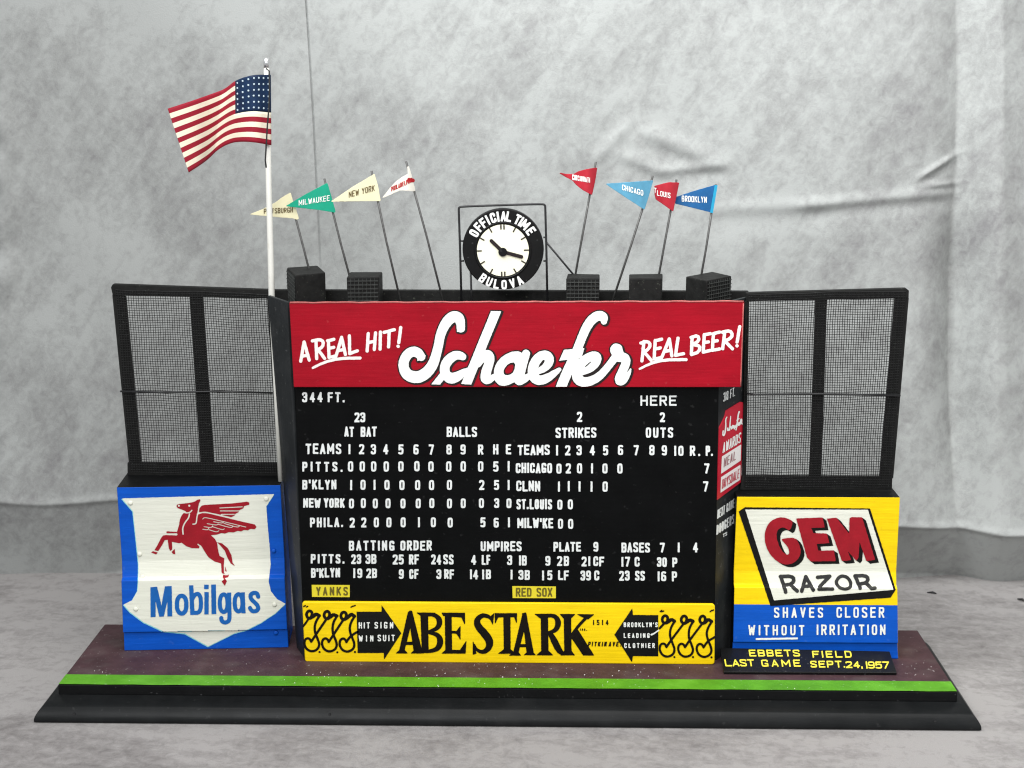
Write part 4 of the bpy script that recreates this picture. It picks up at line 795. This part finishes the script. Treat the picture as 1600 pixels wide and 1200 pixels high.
# ------------------------------------------------------------------ roof blocks
def block(label, c4, ynear, near, side_mesh, z0=.3187):
    zt = on_y(ynear)([near])[0][2]; top = on_z(c4, zt); ctr = top.mean(0)
    t = thing('roof_block', label, 'block', (ctr[0], ctr[1], z0), 'wooden blocks on the scoreboard roof')
    lo = top.copy(); lo[:, 2] = z0
    V, Fc = loft([lo, top]); bevel(fixn(mesh('wood_body', V, Fc, M['wood'], t)), .0009)
    parts = []
    for a, b in side_mesh:
        p, q_ = top[a], top[b]; e = q_-p; l = np.linalg.norm(e); e = e/l; n = np.array([e[1], -e[0], 0]); n = n if n[1] < 0 else -n
        k = int(l/.0032)
        for i in range(1, k): 
            s = p+e*(l*i/k)+n*.0004; parts.append(tube_geo([np.array([s[0], s[1], z0+.001]), np.array([s[0], s[1], zt-.0012])], .0004, 4))
        h = zt-z0; kk = int(h/.0030)
        for i in range(1, kk):
            z = z0+h*i/kk; parts.append(tube_geo([np.array([*(p+e*.0006+n*.0006)[:2], z]), np.array([*(q_-e*.0006+n*.0006)[:2], z])], .0004, 4))
    if parts:
        V, Fc = merge(parts); mesh('mesh_facing', V, Fc, M['meshlit'], t)
    return t
block('chipped black block turned cornerwise at the left end of the roof', [(461.5, 430.3), (508.4, 425.5), (496.5, 414.8), (448.4, 417.8)], .066, (461.5, 430.3), [(0, 3)])
block('black block with mesh front right of the chipped corner block', [(541.6, 433), (591.5, 432.7), (597.7, 424.8), (547, 425)], .067, (541.6, 433), [(0, 1)])
block('black block with mesh front right of the clock', [(884.6, 435), (937, 435), (937, 428.4), (887, 427.5)], .070, (884.6, 435), [(0, 1)])
block('plain black block without mesh front, second from the right', [(983, 435), (1034, 435), (1035.5, 427.5), (983, 428.4)], .070, (983, 435), [])
block('black block with mesh on its right face at the right end of the roof', [(1104.5, 438.5), (1143, 431), (1113, 424.3), (1071.5, 432)], .068, (1104.5, 438.5), [(0, 1)])

# ------------------------------------------------------------------ clock
YC = .078
fc = on_y(YC)
CC = fc([(786.1, 389.5)])[0]; SCL = np.linalg.norm(fc([(787.1, 389.5)])[0]-CC)
ck = thing('roof_clock', 'round black and white clock in a wire frame on the scoreboard roof', 'clock', (CC[0], YC, .3187))
def disc(name, c, r, y0, y1, m, n=72, bev=0):
    R1 = [(c[0]+r*math.cos(2*math.pi*k/n), y0, c[2]+r*math.sin(2*math.pi*k/n)) for k in range(n)]; R2 = [(x, y1, z) for x, _, z in R1]
    V, Fc = loft([R1, R2]); o = fixn(mesh(name, V, Fc, m, ck)); 
    if bev: bevel(o, bev)
    return o
ring = disc('ring', CC, 63.6*SCL, YC, YC+.0065, M['gloss'], bev=.0008)
FCc = fc([(785.8, 391.3)])[0]
V, Fc = [], []
for rr, yy in ((45.0, YC-.0001), (44.2, YC-.0008), (42.6, YC-.0008), (41.8, YC-.0001)):
    V += [(FCc[0]+rr*SCL*math.cos(2*math.pi*k/64), yy, FCc[2]+rr*SCL*math.sin(2*math.pi*k/64)) for k in range(64)]
for k in range(3):
    for i in range(64): j = (i+1) % 64; Fc.append((k*64+i, k*64+j, k*64+64+j, k*64+64+i))
fixn(mesh('bezel', V, Fc, M['gloss'], ck, True))
face = disc('face', FCc, 40.5*SCL, YC-.0004, YC, M['face'])
Ck = lambda p: xf(p, 7.06, 700, 310)
ctr = np.array([605, 575.])
tk = []
for k in range(12):
    a = math.radians(30*k-1); dv = np.array([math.sin(a), -math.cos(a)]); sd = np.array([-dv[1], dv[0]])
    for off in ((-17, 17) if k in (0, 6) else (0,)):
        p = ctr+dv*232+sd*off; q2 = ctr+dv*287+sd*off; tk.append(('b', p[0], p[1], q2[0], q2[1], 7.5 if k not in (0, 6) else 8))
paint('ticks', Ck(tk), fc, M['tick'], face, .35, 0, .05, lift=.0007)
paint('hour_hand', Ck(brush([(603, 588, 20), (478, 468, 20)])), fc, M['outline'], face, .4, 0, .03, lift=.0012)
paint('minute_hand', Ck(brush([(603, 588, 20), (810, 644, 20)])), fc, M['outline'], face, .4, 0, .03, lift=.0014)
hc = fc([(700+604/7.06, 310+590/7.06)])[0]; disc('hub', hc, 6.9*SCL, YC-.0022, YC-.0004, M['gloss'], 24, .0004)
cc = np.array([608, 565.]); tx = []
def arc(ch, ang, r0, r1, w, t, down=False):
    a = math.radians(ang); dv = np.array([math.sin(a), -math.cos(a)]); 
    if down: ey = -dv; ex = np.array([-ey[1], ey[0]]); O = cc+dv*r1
    else: ey = dv; ex = np.array([-ey[1], ey[0]]); O = cc+dv*r0
    return glyph(ch, O-ex*w/2, ex, ey, w, r1-r0, t)
for ch, an in zip('OFFICIALTIME', (-60.5, -47.5, -36.5, -27.5, -17.5, -8.8, .5, 10, 25.5, 32.5, 41.5, 56)): tx += arc(ch, an, 312, 424, 78 if ch in 'M' else (24 if ch == 'I' else 60), 23)
paint('lettering', Ck(tx), fc, M['white'], ring, .4, 0, .06, lift=.0004); tx = []
for ch, an in zip('BULOVA', (215.5, 203.3, 190.8, 178.4, 164.5, 151.5)): tx += arc(ch, an, 335, 438, 60, 21, True)
paint('lettering', Ck(tx), fc, M['white'], ring, .4, 0, .06, lift=.0004)
fw = on_y(YC+.0032)
c7 = lambda pts: fw([(700+x/7.06, 310+y/7.06) for x, y in pts])
pts = c7(chaikin([(152, 1150), (120, 150), (118, 100), (150, 90), (600, 74), (1030, 62), (1072, 70), (1074, 120), (1100, 1150)], 2)); pts[0][2] = pts[-1][2] = .3187
wf = tube('wire_frame', list(pts), .00095, M['wire'], ck)
p1 = c7([(245, 800), (262, 1150)]); p1[-1][2] = .3187; tube('rear_leg', list(p1+np.array([0, .006, 0])), .0009, M['wire'], ck)
a = c7([(1090, 490)])[0]; b = on_y(YC+.020)([(700+1400/7.06, 310+860/7.06)])[0]; b = a+(b-a)*1.0; c = a+(b-a)*((a[2]-.3187)/(a[2]-b[2])); tube('brace', [a, c], .00085, M['wire'], ck)
for x, y0, y1 in ((146, 470, 690), (1066, 430, 690)):
    for yy in (y0, y1):
        p = c7([(x-14, yy), (x+30 if x < 500 else x+18, yy)]); tube('clip', list(p), .0008, M['wire'], ck, 6)

# ------------------------------------------------------------------ scraps on the floor cloth
for u, v, lab, ang in ((1456, 927, 'tiny dark scrap on the grey cloth behind the right end of the base', .4), (1596, 938, 'tiny dark scrap at the right edge of the grey cloth floor', 1.0)):
    p = on_z([(u, v)], -.0008)[0]; t = thing('wood_scrap', lab, 'scrap', tuple(p), 'dark scraps on the floor cloth')
    a = np.array([math.cos(ang), -math.sin(ang), .0])*.0045
    tube('splinter', [p-a, p+a*.2+[0, 0, .0012], p+a+[0, 0, .0004]], [.0008, .0013, .0005], M['wire'], t, 6)
